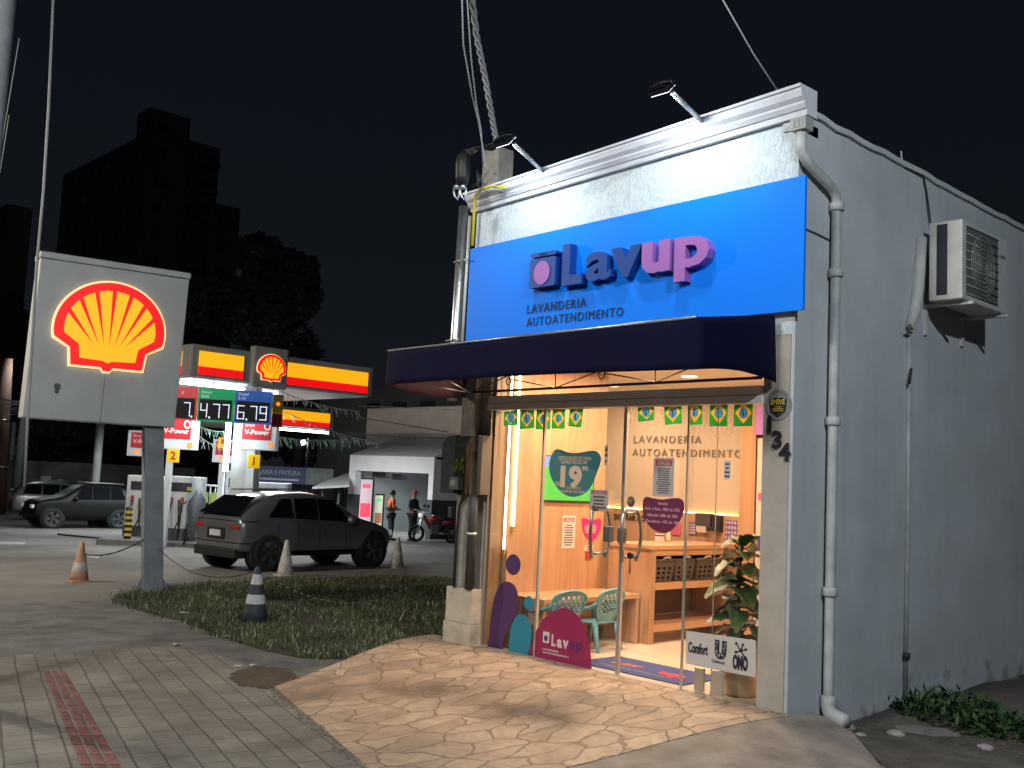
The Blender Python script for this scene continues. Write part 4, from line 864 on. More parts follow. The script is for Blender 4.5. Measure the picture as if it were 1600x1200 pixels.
bmesh.ops.remove_doubles(m.b, verts=m.b.verts[:], dist=1e-4)
m.build('foliage', [LG, LC], pt, True)

# ================================================================ METER POST AT THE LEFT CORNER
mp_ = thing('meter_post', 'concrete service post with cream boxed base and meter box at the left shop corner', 'post', (-.45, -.1, -.2))
CRM = mat('cream_plaster', (.5, .44, .35), .7, noise=.3, nscale=5, bump=.3); PC = mat('post_concrete', (.3, .29, .26), .85, noise=.35, nscale=6, bump=.4)
yp = -.16
a = onY(690, 1018, yp); c = onY(733, 1018, yp); tpz = onY(697, 915, yp).z; mz = onY(690, 968, yp).z
MB().box(a.x, c.x, yp, .0, flag_z(-.6, -.2) - .3, mz, .006).build('base_box', CRM, mp_); MB().box(a.x + .012, c.x - .01, yp + .012, .0, mz + .003, tpz, .006).build('base_box', CRM, mp_)
MB().box(a.x + .06, c.x - .16, yp + .05, -.0, tpz, 3.0, .006).build('post', PC, mp_)
xt = onY(738, 240, .1)
b0 = onY(742, 335, .2)
MB().box(-.62, -.36, .22, .46, -.4, 5.45, .01).build('utility_shaft', PC, mp_)
x1 = c.x - .07
MB().tube([(x1, yp + .02, tpz), (x1, yp + .02, 2.0)], .05, 12).build('conduit', mat('conduit_dark', (.035, .033, .033), .5), mp_, True)
MB().lathe([(.054, 1.13), (.054, 1.16)], (x1, yp + .02, 0), 14).build('conduit_clamp', STEEL, mp_)
MB().tube([(x1 - .1, yp + .02, 1.8), (x1 - .11, yp + .01, 1.6), (x1 - .2, yp, 1.42), (x1 - .22, yp, 1.1), (x1 - .22, yp, tpz)], .017, 8).build('cable', BLACK, mp_, True)
ma = onY(694, 770, yp - .1); mc = onY(737, 679, yp - .1); dx = ma.x
bx = MB(); bx.box(ma.x + .02, mc.x + .06, yp - .0, -.02, ma.z, mc.z, .008); bx.build('meter_cabinet', mat('meter_plastic', (.12, .095, .08), .5, noise=.2), mp_)
gl = MB(); gl.prism([(ma.x, yp - .16, ma.z + .0), (ma.x, yp - .002, ma.z), (ma.x, yp - .002, mc.z), (ma.x, yp - .1, mc.z - .02), (ma.x, yp - .16, mc.z - .12)], (mc.x - ma.x + .0, 0, 0)); gl.build('meter_cover', glassmat('meter_cover_glass', (.62, .66, .64)), mp_)
MB().box(ma.x + .05, ma.x + .19, yp - .08, yp - .003, ma.z + .04, ma.z + .17, .005).build('meter', mat('meter_grey', (.2, .22, .22), .5), mp_)
MB().box(ma.x + .07, ma.x + .15, yp - .083, yp - .081, ma.z + .08, ma.z + .14).build('meter_display', PAPER, mp_)
m = MB(); rnd = random.Random(4)
for i in range(9): p = V((ma.x + rnd.uniform(.04, .24), yp - .05, ma.z + .26 + rnd.uniform(-.02, .1))); m.tube([p, p + V((rnd.uniform(-.03, .03), 0, .05)), p + V((rnd.uniform(-.05, .05), 0, -.03))], .008, 5)
m.build('coloured_wires', mat('wire_yellow_green', (.3, .36, .03), .5), mp_)
# galvanised conduit with cap high on the corner
gc = thing('service_conduit', 'tall grey service pipe rising along the left edge of the blue sign', 'pipe', (-.56, -.05, 2.6))
pA, pB = onY(729, 300, -.06), onY(709, 536, -.06)
MB().tube([(pB.x + .02, -.06, 2.55), (pB.x + .02, -.06, 3.1), (pA.x - .03, -.06, 4.72)], .055, 14).build('pipe', STEEL, gc, True)
MB().tube([(pB.x + .13, -.05, 3.12), (pA.x + .07, -.05, 4.6)], .02, 8).build('side_pipe', mat('pipe_white', (.6, .62, .62), .5), gc, True)
m = MB()
for px, py in ((729, 305), (722, 410), (709, 533)): p = onY(px, py, -.06); m.tube([p + V((-.07, -.06, 0)), p + V((.16, -.06, 0))], .012, 6)
m.build('strap', STEEL, gc)
# tangle of service cables and fittings on the shaft
tg = thing('cable_bundle', 'tangled black service cables and clevis fittings at the post head', 'cables', (-.6, .1, 4.6))
m = MB(); rnd = random.Random(9)
for k in range(7):
    o = rnd.uniform(-.03, .03)
    m.tube([atD(716 + k * 1.5, 295, 10.6), atD(714 + k * 2, 262, 10.6), atD(722 + k * 2, 236 + k, 10.7), atD(740 + k * 2, 232 + 3 * o, 10.7), atD(758 + k * 2, 228 + k, 10.6), atD(778, 222 + k, 10.5)], .014, 6)
m.build('black_cable', BLACK, tg, True)
m = MB(); m.lathe([(.06, 0), (.075, .08), (.08, .2), (.07, .3), (.02, .36)], atD(722, 288, 10.6), 14); m.build('cable_hood', BLACK, tg, True)
m = MB()
for k in range(10):
    c_ = (745 + rnd.uniform(0, 20), 268 + rnd.uniform(-4, 8)); m.tube([atD(c_[0], c_[1], 10.35), atD(c_[0] + rnd.uniform(-8, 8), c_[1] + 16, 10.3), atD(c_[0] + rnd.uniform(-10, 18), c_[1] + rnd.uniform(18, 30), 10.35)], .003, 4)
m.tube([atD(770, 270, 10.3), atD(786, 277, 10.3), atD(784, 288, 10.3), atD(770, 292, 10.3)], .004, 4); m.build('thin_wire', WIRE, tg)
m = MB()
for px in (713, 723): m.tube([atD(px - 4, 293, 10.4), atD(px - 3, 306, 10.4), atD(px + 2, 312, 10.4), atD(px + 5, 304, 10.4), atD(px + 5, 292, 10.4)], .012, 6); m.ball(atD(px, 292, 10.4), .03, 6)
m.build('clevis', STEEL, tg)
tag(MB().tube([onY(790, 292, -.2), onY(768, 291, -.22), onY(752, 296, -.22), onY(743, 306, -.2), onY(741, 330, -.12), onY(738, 384, -.11)], .017, 8).build('yellow_hose', mat('hose_yellow', (.62, .5, .02), .5)), 'yellow corrugated conduit curling over the left cornice end', 'conduit')
# overhead wires
def wire(pts, r, name, lab, m_=WIREG, twist=0):
    P = [atD(*p) for p in pts]; m = MB()
    if twist:
        n = 60; Q = []
        for i in range(n + 1):
            t = i / n * (len(P) - 1); k = min(int(t), len(P) - 2); Q.append(P[k].lerp(P[k + 1], t - k))
        for s in (0, PI * .67, PI * 1.33): m.tube([q_ + V((.022 * math.cos(i * .6 + s), .022 * math.sin(i * .6 + s), 0)) for i, q_ in enumerate(Q)], r, 5)
    else: m.tube(P, r, 5)
    return tag(m.build(name, m_), lab, 'cable')
wire([(734, -30, 9.5), (745, 60, 10), (758, 120, 10.3), (768, 180, 10.5), (776, 222, 10.6)], .014, 'twisted_cable', 'thick twisted grey supply cable dropping onto the post head', twist=1)
wire([(721, -30, 9.5), (724, 70, 9.8), (738, 150, 10.2), (748, 190, 10.4), (756, 240, 10.4), (758, 262, 10.4)], .009, 'supply_wire', 'left pale supply wire with a kink going up from the post')
wire([(728, -30, 9.5), (736, 90, 9.9), (744, 160, 10.2), (752, 205, 10.4), (755, 255, 10.4)], .008, 'supply_wire', 'thin straight supply wire between the kinked and twisted cables')
P = onY(1222, 153, -.05)
tag(MB().tube([P, P.lerp(atD(1130, 0, 8.0), .5) - V((0, 0, .03)), atD(1118, -20, 8.0)], .007, 5).build('guy_wire', WIREG), 'single thin wire rising from the cornice right end into the sky', 'wire')
# ================================================================ PETROL STATION
SGREY = mat('sign_panel_grey', (.42, .45, .46), .5, noise=.12, nscale=2)
SRED = glow('backlit_red', (.8, .004, .006), .95, (.5, .01, .01)); SYEL = glow('backlit_yellow', (1, .42, .004), .98, (.6, .3, .02)); SRIM = glow('backlit_rim', (1, .62, .25), 1.1, (.6, .5, .4))
def emblem(f, cu, cv, w, par, depth=.06):
    """scallop shell emblem, width w, centred on cu, bottom at cv"""
    def U(p, k=1): return [(cu + x * w, cv + y * w) for x, y in p]
    def out(g):        # g grows the outline
        pts = [(-.055, .035 - g), (-.03, .0 - g), (.03, .0 - g), (.055, .035 - g), (.325 + g, .035 - g), (.345 + g, .2 - g * .3), (.49 + g, .29 - g)]
        arc = []
        for i in range(0, 33):
            a = rad(-10 + 200 * i / 32); arc.append(((.505 + g) * math.cos(a), .385 + (.475 + g) * math.sin(a)))
        return pts + arc + [(-x, y) for x, y in pts[::-1][:3]]
    MB().prism([f(a, b, .01) for a, b in U(out(.02))], f.n * depth * .6).build('emblem_rim', SRIM, par)
    MB().prism([f(a, b, .012) for a, b in U(out(0))], f.n * depth).build('emblem_red', SRED, par)
    inn = [(-.045, .095), (0, .075), (.045, .095), (.255, .105), (.272, .235), (.41, .33)]
    inn += [(.418 * math.cos(rad(-6 + 192 * i / 32)), .395 + .385 * math.sin(rad(-6 + 192 * i / 32))) for i in range(33)] + [(-x, y) for x, y in inn[::-1][:3]]
    MB().prism([f(a, b, .012 + depth) for a, b in U(inn)], f.n * .004).build('emblem_yellow', SYEL, par)
    m = MB()
    for k in range(-3, 4):
        a = rad(90 - k * 22); b_ = (.045 * k, .235 + .015 * abs(k) * 0)
        for_t = (.44 * math.cos(a), .395 + .41 * math.sin(a)); d = V((for_t[0] - b_[0], for_t[1] - b_[1], 0)).normalized(); n = V((-d.y, d.x, 0)) * .022
        m.prism([f(x, y, .017 + depth) for x, y in U([(b_[0], b_[1]), (for_t[0] - n.x, for_t[1] - n.y), (for_t[0] + n.x, for_t[1] + n.y)])], f.n * .002)
    m.build('emblem_rib', SRED, par)
# big pylon sign
bp = G(238, 925); D0 = (bp - CAM).dot(Mx @ YY)
r0 = (atD(296, 432.5, D0 + .0) - atD(60, 401, D0 - 1.0)); 
pl_ = atD(60, 401, D0 - .75); pr_ = atD(296, 432.5, D0 + .55); pbl = atD(42, 656, D0 - .75); rt = V((pr_.x - pl_.x, pr_.y - pl_.y, 0)); wS = rt.length; rt.normalize()
zt = (pl_.z + pr_.z) / 2; zt += .0; zbS = atD(281, 665, D0 + .55).z * .5 + pbl.z * .5
lnr = rt.cross(UP)
# the pylon leans a little, as the post does
upS = (UP + rt * .02).normalized(); fS = frame(V((pbl.x, pbl.y, zbS)) - rt * .07, rt, upS)
py = thing('pylon_sign', 'large grey petrol station pylon with glowing red and yellow shell emblem', 'sign', (bp.x, bp.y, bp.z)); H_ = zt - zbS + .11
MB().obox(fS(0, 0, -.5), rt * wS, fS.n * .5, upS * (H_ - .09), .02).build('sign_box', SGREY, py)
MB().obox(fS(-.02, H_ - .088, -.54), rt * (wS + .04), fS.n * .56, upS * .11, .03).build('top_cap', SGREY, py)
m = MB(); m.tube([fS(0, H_ - .09, .004), fS(wS, H_ - .09, .004)], .008, 4); m.obox(fS(wS * .49, 0, .001), rt * .006, fS.n * .003, upS * H_ * .9); m.build('panel_seam', mat('seam_dark', (.1, .1, .1), .8), py)
emblem(fS, wS * .49, (H_ - .11) * .33, wS * .722, py, .07)
m = MB(); m.ball(fS(wS * .19, H_ * .17, .03), .03, 6); m.lathe([(.05, 0), (.05, .03)], fS(wS * .19, H_ * .2, .01), 10, fS.n); m.build('photocell', mat('seam_dark', (.1, .1, .1), .8), py)
u0 = wS * .83; PSM = mat('pylon_post_paint', (.2, .22, .24), .5, noise=.3, nscale=3)
dwn = (bp - fS(wS * .9, 0, -.25)); 
def postpt(t, a, b): base = fS(wS * .875, 0, -.25); p = base + (V((bp.x, bp.y, bp.z - .1)) - base) * t; return p + rt * a + fS.n * b
MB().raw([postpt(t, a, b) for t in (0, 1) for a, b in ((-.16, -.1), (.16, -.1), (.16, .1), (-.16, .1))], [(0, 1, 5, 4), (1, 2, 6, 5), (2, 3, 7, 6), (3, 0, 4, 7), (0, 3, 2, 1), (4, 5, 6, 7)]).build('post', PSM, py)
m = MB()
for s, b in ((-1, 0), (1, 0)): m.prism([postpt(.87, s * .15, -.012), postpt(1, s * .15, -.012), postpt(1, s * .36, -.012)], fS.n * .024)
m.prism([postpt(.88, 0, .09), postpt(1, 0, .09), postpt(1, 0, .3)], rt * .024); m.build('gusset', PSM, py)
# canopy
CG = mat('canopy_grey', (.2, .2, .195), .5, noise=.1, nscale=2)
XC = -17.35; cy0 = onX(300, 534, XC).y; cy1 = onX(584, 580, XC).y; cz0 = 4.08; cz1 = 4.95
cn = thing('canopy', 'near petrol station canopy with backlit yellow and red fascia bands', 'canopy', (XC - 4, cy0 + 3, -.6))
MB().box(XC - 9, XC, cy0, cy1, cz0, cz1, .06).build('canopy_body', CG, cn)
MB().box(XC - 8.9, XC - .1, cy0 + .1, cy1 - .1, cz0 - .03, cz0 - .001).build('soffit', mat('soffit_white', (.55, .57, .58), .4, noise=.1), cn)
def band(x, y0, y1, par, z0=cz0, z1=cz1):
    h = z1 - z0
    MB().box(x, x + .03, y0, y1, z0 + h * .08, z0 + h * .33).build('red_band', SRED, par); MB().box(x, x + .03, y0, y1, z0 + h * .333, z0 + h * .8).build('yellow_band', SYEL, par)
band(XC, onX(311, 560, XC).y, onX(381, 560, XC).y, cn); ey0, ey1 = onX(392, 560, XC).y, onX(446, 560, XC).y; band(XC, ey1 + .03, onX(574, 600, XC).y, cn)
h = cz1 - cz0
MB().box(XC - 6, XC - .5, cy0 - .03, cy0, cz0 + h * .08, cz0 + h * .33).build('red_band', SRED, cn); MB().box(XC - 6, XC - .5, cy0 - .03, cy0, cz0 + h * .333, cz0 + h * .8).build('yellow_band', SYEL, cn)
MB().box(XC - .1, XC + .18, ey0, ey1, cz0 - .12, cz1 + .16, .05).build('emblem_box', CG, cn)
fe = frame((XC + .18, ey0, cz0 - .12), YY); emblem(fe, (ey1 - ey0) / 2, .2, .8 * (ey1 - ey0), cn, .05)
CT = glow('cool_tube', (.82, .95, 1), 10); 
def tubelight(p, q, lab, par=None, e=60, r=.045):
    m = MB().tube([p, q], r, 8); o = m.build('tube_light', CT, par)
    if not par: tag(o, lab, 'lamp', 'cool tube lamps of the petrol station')
    return o
def cool(p, q, e, sz=.2):
    d = V(q) - V(p); area('station_light', (V(p) + V(q)) / 2 - V((0, 0, .1)), d.length, e, (.86, .95, 1), (0, 0, math.atan2(d.y, d.x)), sz)
ta, tb = V((XC - .9, cy0 + .2, cz0 - .12)), V((XC - .9, cy0 + 3.2, cz0 - .12)); tubelight(ta, tb, 'long cool tube lamp under the near canopy above the price boards'); cool(ta, tb, 260)
for x in (XC - 3.5, XC - 6.5): cool((x, cy0 + .6, cz0 - .1), (x, cy1 - .6, cz0 - .1), 330)
# far canopy
XC2 = -23.5; f0 = onX(440, 638, XC2); f1 = onX(523, 645, XC2); z1, z0 = onX(510, 640, XC2).z, onX(510, 671, XC2).z
c2 = thing('canopy', 'farther canopy section behind with smaller yellow and red bands', 'canopy', (XC2 - 3, f1.y - 5, -.7))
MB().box(XC2 - 6, XC2, f0.y - 6, f1.y, z0, z1, .05).build('canopy_body', CG, c2); band(XC2, f0.y - 5.8, onX(515, 655, XC2).y, c2, z0, z1)
ta, tb = V((XC2 - .3, f0.y - 1.0, z0 - .1)), V((XC2 - .3, f0.y + 2.2, z0 - .1)); tubelight(ta, tb, 'cool tube lamp under the farther canopy at right'); cool(ta, tb, 650)
cool((XC2 - 5, f0.y - 6, z0 - .1), (XC2 - 5, f1.y, z0 - .1), 380)
# columns
CC = mat('column_concrete', (.36, .36, .35), .7, noise=.2, nscale=3)
def column(px0, px1, D, lab, ztop, r_round=False):
    p = atD((px0 + px1) / 2, 720, D); w = (px1 - px0) / FOC * D; z = zg(p.x, p.y); f = frame((p.x, p.y, z), FACE); m = MB()
    if r_round: m.tube([(p.x, p.y, z - .1), (p.x, p.y, ztop)], w / 2, 16)
    else: m.obox(f(-w / 2, -.1, -w / 2), FACE * w, f.n * w, UP * (ztop - z + .1), .03)
    return tag(m.build('canopy_column', CC), lab, 'column', 'columns carrying the canopies'), p, f, w
o, p, f, w = column(366, 402, 29.0, 'square grey column of the canopy with a vertical light tube', cz0)
tp_, tb_ = atD(358, 655, 28.4), atD(353, 736, 28.4); tb_.x, tb_.y = tp_.x, tp_.y; tubelight(tb_, tp_, 'vertical cool tube lamp on the left edge of the canopy column', r=.08)
L = bpy.data.lights.new('column_glow', 'POINT'); L.energy = 45; L.color = (.85, .95, 1); L.shadow_soft_size = .15; lo = bpy.data.objects.new('column_glow', L); COL.objects.link(lo); lo.location = (tb_ + tp_) / 2 + V((.25, -.2, .0))
column(146, 158, 40, 'slim round grey column standing behind the black car', 4.4, True)
# price boards
pb_ = thing('price_board', 'hanging fabric price board with three illuminated price panels', 'sign', atD(360, 660, 26))
fB = frame(atD(230, 657, 26), V((.689 - .725 * .12, .725 + .689 * .12, 0))); k = 26 / FOC
def bx(px): 
    d = ray(px, 640); n = fB.n; t = (fB.o - CAM).dot(n) / d.dot(n); return (CAM + d * t - fB.o).dot(fB.r)
def bz(px, py):
    d = ray(px, py); n = fB.n; t = (fB.o - CAM).dot(n) / d.dot(n); return (CAM + d * t - fB.o).dot(fB.u)
zt_, zb2, zm = bz(350, 608), bz(350, 660), bz(350, 624)
DIG = glow('price_digit', (.72, .82, 1), .75)
def seg(s, u, v, w, h, par):
    t = w * .17; m = MB(); D_ = {'7': 'abc', '4': 'fgbc', '6': 'acdefg', '9': 'abcdfg'}
    S2 = {'a': (0, h - t, w, t), 'd': (0, 0, w, t), 'g': (0, h / 2 - t / 2, w, t), 'b': (w - t, h / 2, t, h / 2), 'c': (w - t, 0, t, h / 2), 'f': (0, h / 2, t, h / 2), 'e': (0, 0, t, h / 2)}
    for ch in D_[s]:
        a, b_, c, d = S2[ch]; g_ = t * .12; m.obox(fB(u + a + g_, v + b_ + g_, .03), fB.r * (c - 2 * g_), fB.n * .006, fB.u * (d - 2 * g_))
    return m.build('digit', DIG, par)
BBL = mat('board_black', (.012, .012, .014), .35, bump=.25, bscale=6)
for x0, x1, col, nm, dg in ((232, 308, (.55, .06, .07), None, None), (308.5, 366, (.0, .32, .12), 'Etanol', '477'), (366.5, 425, (.02, .1, .42), 'Diesel', '679')):
    u0, u1 = bx(x0), bx(x1)
    pn = MB().obox(fB(u0, zb2, 0), fB.r * (u1 - u0), fB.n * .02, fB.u * (zt_ - zb2)).build('price_panel', mat('banner_%d' % x0, col, .45, bump=.3, bscale=5, emit=(col, .35)), pb_)
    MB().obox(fB(u0 + .04, zb2 + .05, .02), fB.r * (u1 - u0 - .1), fB.n * .006, fB.u * (zm - zb2 - .07)).build('digit_window', BBL, pn)
    if nm:
        text(fB, nm, u0 + .08, zm + .13, mat('banner_text', (.6, .75, .72), .5, emit=((.6, .8, .75), .3)), parent=pn, h=.075, c=.022); text(fB, 'Shell' if dg == '477' else 'S-10', u0 + .08, zm + .02, MC['banner_text'], parent=pn, h=.075, c=.022)  # faint glow put into the lettering material so the words stay readable
        W2 = u1 - u0; hh = (zm - zb2) * .62; dw = W2 * .2
        for i, ch in enumerate(dg): seg(ch, u0 + .07 + (0, W2 * .34, W2 * .6)[i], zb2 + .1, dw, hh, pn)
        MB().obox(fB(u0 + .07 + dw + .04, zb2 + .08, .03), fB.r * .04, fB.n * .006, fB.u * .05).build('decimal_point', DIG, pn)
    else:
        text(fB, 'E', bx(283), zm + .08, mat('banner_text', (.6, .75, .72), .5, emit=((.6, .8, .75), .3)), parent=pn, h=.07, c=.022); hh = (zm - zb2) * .62; seg('7', bx(287), zb2 + .1, .17, hh, pn); MB().obox(fB(bx(299), zb2 + .08, .03), fB.r * .04, fB.n * .006, fB.u * .05).build('decimal_point', DIG, pn)
u0, u1 = bx(425.5), bx(440); fe2 = frame(fB(u0, 0, 0), fB.r * .8 - fB.n * .6)
ep = MB().obox(fe2(0, zb2 - .05, 0), fe2.r * .3, fe2.n * .02, UP * ((zt_ - zb2) * .42)).build('end_panel', mat('banner_maroon', (.15, .015, .02), .5), pb_)
MB().obox(fe2(0, zb2 - .05 + (zt_ - zb2) * .425, 0), fe2.r * .3, fe2.n * .02, UP * ((zt_ - zb2) * .56)).build('end_panel', mat('banner_olive', (.28, .26, .03), .5), pb_)
emblem(fe2, .15, zb2 + .5, .14, pb_, .01)
m = MB()
for px in (300, 330, 366, 400, 424): m.tube([fB(bx(px), zt_, .01), fB(bx(px), zt_ + .45, -.1)], .008, 4)
m.build('hanger', WIRE, pb_)
# fuel sign boxes on the pump posts
WB = mat('box_white', (.5, .53, .55), .45); RB = mat('box_red', (.4, .012, .02), .45)
def fuelbox(x0, y0, x1, y1, D, lab, s1='Shell', s2='V-Power', post=None, num=None, full=True, side=True):
    c = atD((x0 + x1) / 2, (y0 + y1) / 2, D); k = D / FOC; w, h = (x1 - x0) * k, (y1 - y0) * k
    f = frame(c - FACE * w / 2 - UP * h / 2, FACE); z = zg(c.x, c.y)
    t = thing('fuel_sign', lab, 'sign', (c.x, c.y, z), 'fuel brand boxes on posts')
    MB().obox(f(0, 0, -.35), FACE * w, f.n * .35, UP * h, .02).build('sign_case', mat('box_white_lit', (.5, .53, .55), .45, emit=((.75, .9, 1), .1)), t)
    MB().obox(f(w * .1, h * .32, 0), FACE * w * .77, f.n * .006, UP * h * .6).build('red_panel', mat('box_red_lit', (.4, .012, .02), .45, emit=((.5, .015, .03), .25)), t)
    text(f, s1, w * .16, h * .74, WHT, parent=t, h=h * .13, c=.008); text(f, s2, w * .16, h * .5, WHT, parent=t, h=h * .16, c=.008, wmax=w * .66, bold=.03)
    m = MB(); q = f(w * .76, h * .78, .008); m.tube([q + FACE * (.08 * math.cos(i * PI / 8)) + UP * (.1 * math.sin(i * PI / 8)) for i in range(17)], .025, 5, cap=False); m.build('drop_mark', WHT, t)
    emblem(f, w * (.87 if full else .3), h * .08, h * .18, t, .01)
    if post:
        px0, px1, nx, ny = post; pw = (px1 - px0) * k; pc = atD((px0 + px1) / 2, y1, D); ff = frame((pc.x, pc.y, z), FACE)
        MB().obox(ff(-pw / 2, 0, -.25), FACE * pw, ff.n * .2, UP * (f(0, 0).z - z)).build('sign_post', WB, t)
        if num:
            nc = atD(nx, ny, D - .3); fn = frame(nc, FACE); MB().obox(fn(-.17, -.19, 0), FACE * .34, fn.n * .03, UP * .38, .02).build('number_plate', mat('plate_yellow', (.65, .4, .0), .45, emit=((1, .55, 0), .35)), t)
            text(fn, num, 0, -.1, mat('digit_red', (.35, .03, .02), .5), 'numeral', t, h=.22, c=.032, align='C', bold=.03)
fuelbox(372, 655, 432, 703, 28.6, 'red fuel brand box hanging right of the canopy column', post=(386, 398, 397, 721), num='1')
fuelbox(246, 652, 306, 702, 28.6, 'red fuel brand box partly behind the pylon post', post=(260, 268, 271, 712), num='2')
fuelbox(332, 687, 378, 723, 35, 'small red fuel brand box behind the vertical light tube', post=(342, 350, 349, 692), num='8', full=False)
fuelbox(199, 673, 252, 713, 34, 'red fuel brand box at the left between pylon post and slim column', post=(240, 250, 234, 693), num='6', full=False)
# pumps on their island
def pump(px, py, D, label, w=1.05, h=2.0, kind=0):
    p = atD(px, py, D); z = zg(p.x, p.y); t = thing('fuel_pump', label, 'fuel pump', (p.x, p.y, z), 'fuel pumps on the islands'); f = frame((p.x, p.y, z), FACE)
    MB().obox(f(-w / 2, .15, -.5), FACE * w, f.n * .5, UP * (h - .15), .03).build('cabinet', mat('pump_white', (.45, .46, .45), .45, noise=.2, nscale=4), t)
    MB().obox(f(-w / 2 - .02, 0, -.52), FACE * (w + .04), f.n * .54, UP * .5, .02).build('plinth', mat('pump_dark', (.05, .055, .06), .5), t)
    MB().obox(f(-w * .38, h * .78, 0), FACE * w * .6, f.n * .012, UP * h * .13).build('display', mat('pump_display', (.03, .03, .035), .2), t)
    MB().obox(f(w * .1, h * .8, .013), FACE * w * .12, f.n * .004, UP * h * .05).build('price_label', mat('label_yellow', (.5, .36, .06), .5), t)
    m = MB()
    for k in range(3): m.tube([f(-w * .3 + k * w * .3, h * .62, .05), f(-w * .32 + k * w * .3, h * .3, .16), f(-w * .2 + k * w * .3, .25, .2), f(-w * .05 + k * w * .3, h * .35, .1), f(-w * .1 + k * w * .3, h * .66, .04)], .022, 6)
    m.build('hose', RUBBER, t, True)
    m = MB()
    for k in range(3): m.obox(f(-w * .33 + k * w * .3, h * .6, .02), FACE * .07, f.n * .08, UP * .2, .01)
    m.build('nozzle', mat('nozzle_red', (.25, .02, .02), .5), t)
D1 = 29.5
pump(284, 800, D1, 'white fuel pump standing on the island right of the pylon post'); pump(222, 800, D1 + 1, 'white fuel pump partly hidden by the pylon post at left')
pump(372, 800, D1 + .5, 'fuel pump with hoses behind the grey car roof at the canopy column', w=.9, h=2.2); pump(415, 800, D1 + 1.5, 'wide low fuel pump with two hoses behind the grey car roof', w=1.3, h=1.9)
pi = atD(284, 838, D1); f = frame((pi.x, pi.y, zg(pi.x, pi.y)), FACE)
tag(MB().obox(f(-2.2, -.1, -.9), FACE * 5.4, f.n * 1.6, UP * .24, .03).build('pump_island', mat('island_paint', (.14, .14, .13), .7, noise=.4)), 'raised dark kerb island carrying the fuel pumps', 'kerb island')
# black air canister stand beside the pump
p = atD(308, 800, D1 - .9); z = zg(p.x, p.y) + .1; t = thing('hose_stand', 'dark hose reel stand with looped hose beside the white pump', 'stand', (p.x, p.y, z)); f = frame((p.x, p.y, z), FACE)
MB().lathe([(.2, .15), (.22, .2), (.22, 1.25), (.12, 1.4), (.08, 1.55)], (p.x, p.y, z), 14).build('canister', mat('canister_grey', (.06, .07, .08), .5), t, True)
m = MB(); m.tube([f(-.3, 0, .1), f(0, .5, .1), f(.35, 0, .1)], .03, 6); m.tube([f(-.5, .1, .0), f(-.45, 1.1, 0), f(-.3, 1.2, 0)], .03, 6); m.build('legs', BLACK, t)
m = MB(); m.tube([f(.45 + .33 * math.cos(i * PI / 10), .42 + .38 * math.sin(i * PI / 10), .12) for i in range(21)], .025, 6, cap=False); m.build('looped_hose', RUBBER, t)
p = atD(202, 800, D1 - .4); z = zg(p.x, p.y); t = thing('bollard', 'short black bollard with yellow stripes at the island end', 'bollard', (p.x, p.y, z))
MB().lathe([(.1, 0), (.1, 1.05), (.07, 1.09)], (p.x, p.y, z), 14).build('post', BLACK, t, True); m = MB()
for i in range(6): m.lathe([(.102, .1 + i * .16), (.102, .18 + i * .16)], (p.x, p.y, z), 14, cap=False)
m.build('yellow_band', mat('stripe_yellow', (.5, .38, .05), .6), t)
p = atD(379, 768, D1 - .5); t = thing('beacon', 'small orange beacon lamp on top of the pump by the column', 'lamp', p)
MB().lathe([(.1, 0), (.1, .12), (.07, .26), (.02, .3)], p, 12).build('dome', glow('beacon_orange', (1, .2, .05), .6, (.4, .1, .03)), t, True); MB().lathe([(.11, -.05), (.11, .0)], p, 12).build('collar', BLACK, t)
# fence and signs behind pumps
p0, p1 = atD(298, 760, 38), atD(345, 760, 38); f = frame((p0.x, p0.y, zg(p0.x, p0.y)), FACE); t = thing('railing', 'pale metal railing behind the fuel pumps', 'railing', (p0.x, p0.y, zg(p0.x, p0.y))); L_ = (p1 - p0).length
MB().tube([f(0, 1.75), f(L_, 1.75)], .04, 6).tube([f(0, .9), f(L_, .9)], .03, 6).build('rail', STEEL, t); m = MB()
for i in range(7): m.tube([f(L_ * i / 6, 0), f(L_ * i / 6, 1.75)], .03, 6)
m.build('post', STEEL, t); m = MB()
for i, c in enumerate(range(3)): m.obox(f(.1 + .35 * i, 1.1, .05), FACE * .25, f.n * .03, UP * .4)
m.build('product_poster', mat('poster_green_yellow', (.2, .28, .05), .6), t)
p = atD(430, 742, 44); f = frame(p, FACE); t = thing('workshop_banner', 'dim dark blue workshop banner on the far wall right of the column', 'banner', (p.x, p.y, p.z - .5))
MB().obox(f(-1.3, -.35, 0), FACE * 2.6, f.n * .03, UP * .72).build('cloth', mat('banner_navy', (.02, .03, .08), .6), t); MB().obox(f(1.32, -.35, 0), FACE * 1.2, f.n * .03, UP * .72).build('picture_panel', mat('banner_grey', (.12, .14, .13), .6, noise=.6, nscale=3), t)
text(f, 'FUNILARIA E PINTURA', -1.2, .02, mat('banner_letters', (.25, .27, .3), .6), parent=t, h=.2, w=2.3, c=.034); lines(f, -1.1, 1.1, -.27, -.08, 1, MC['banner_letters'], t, .034)
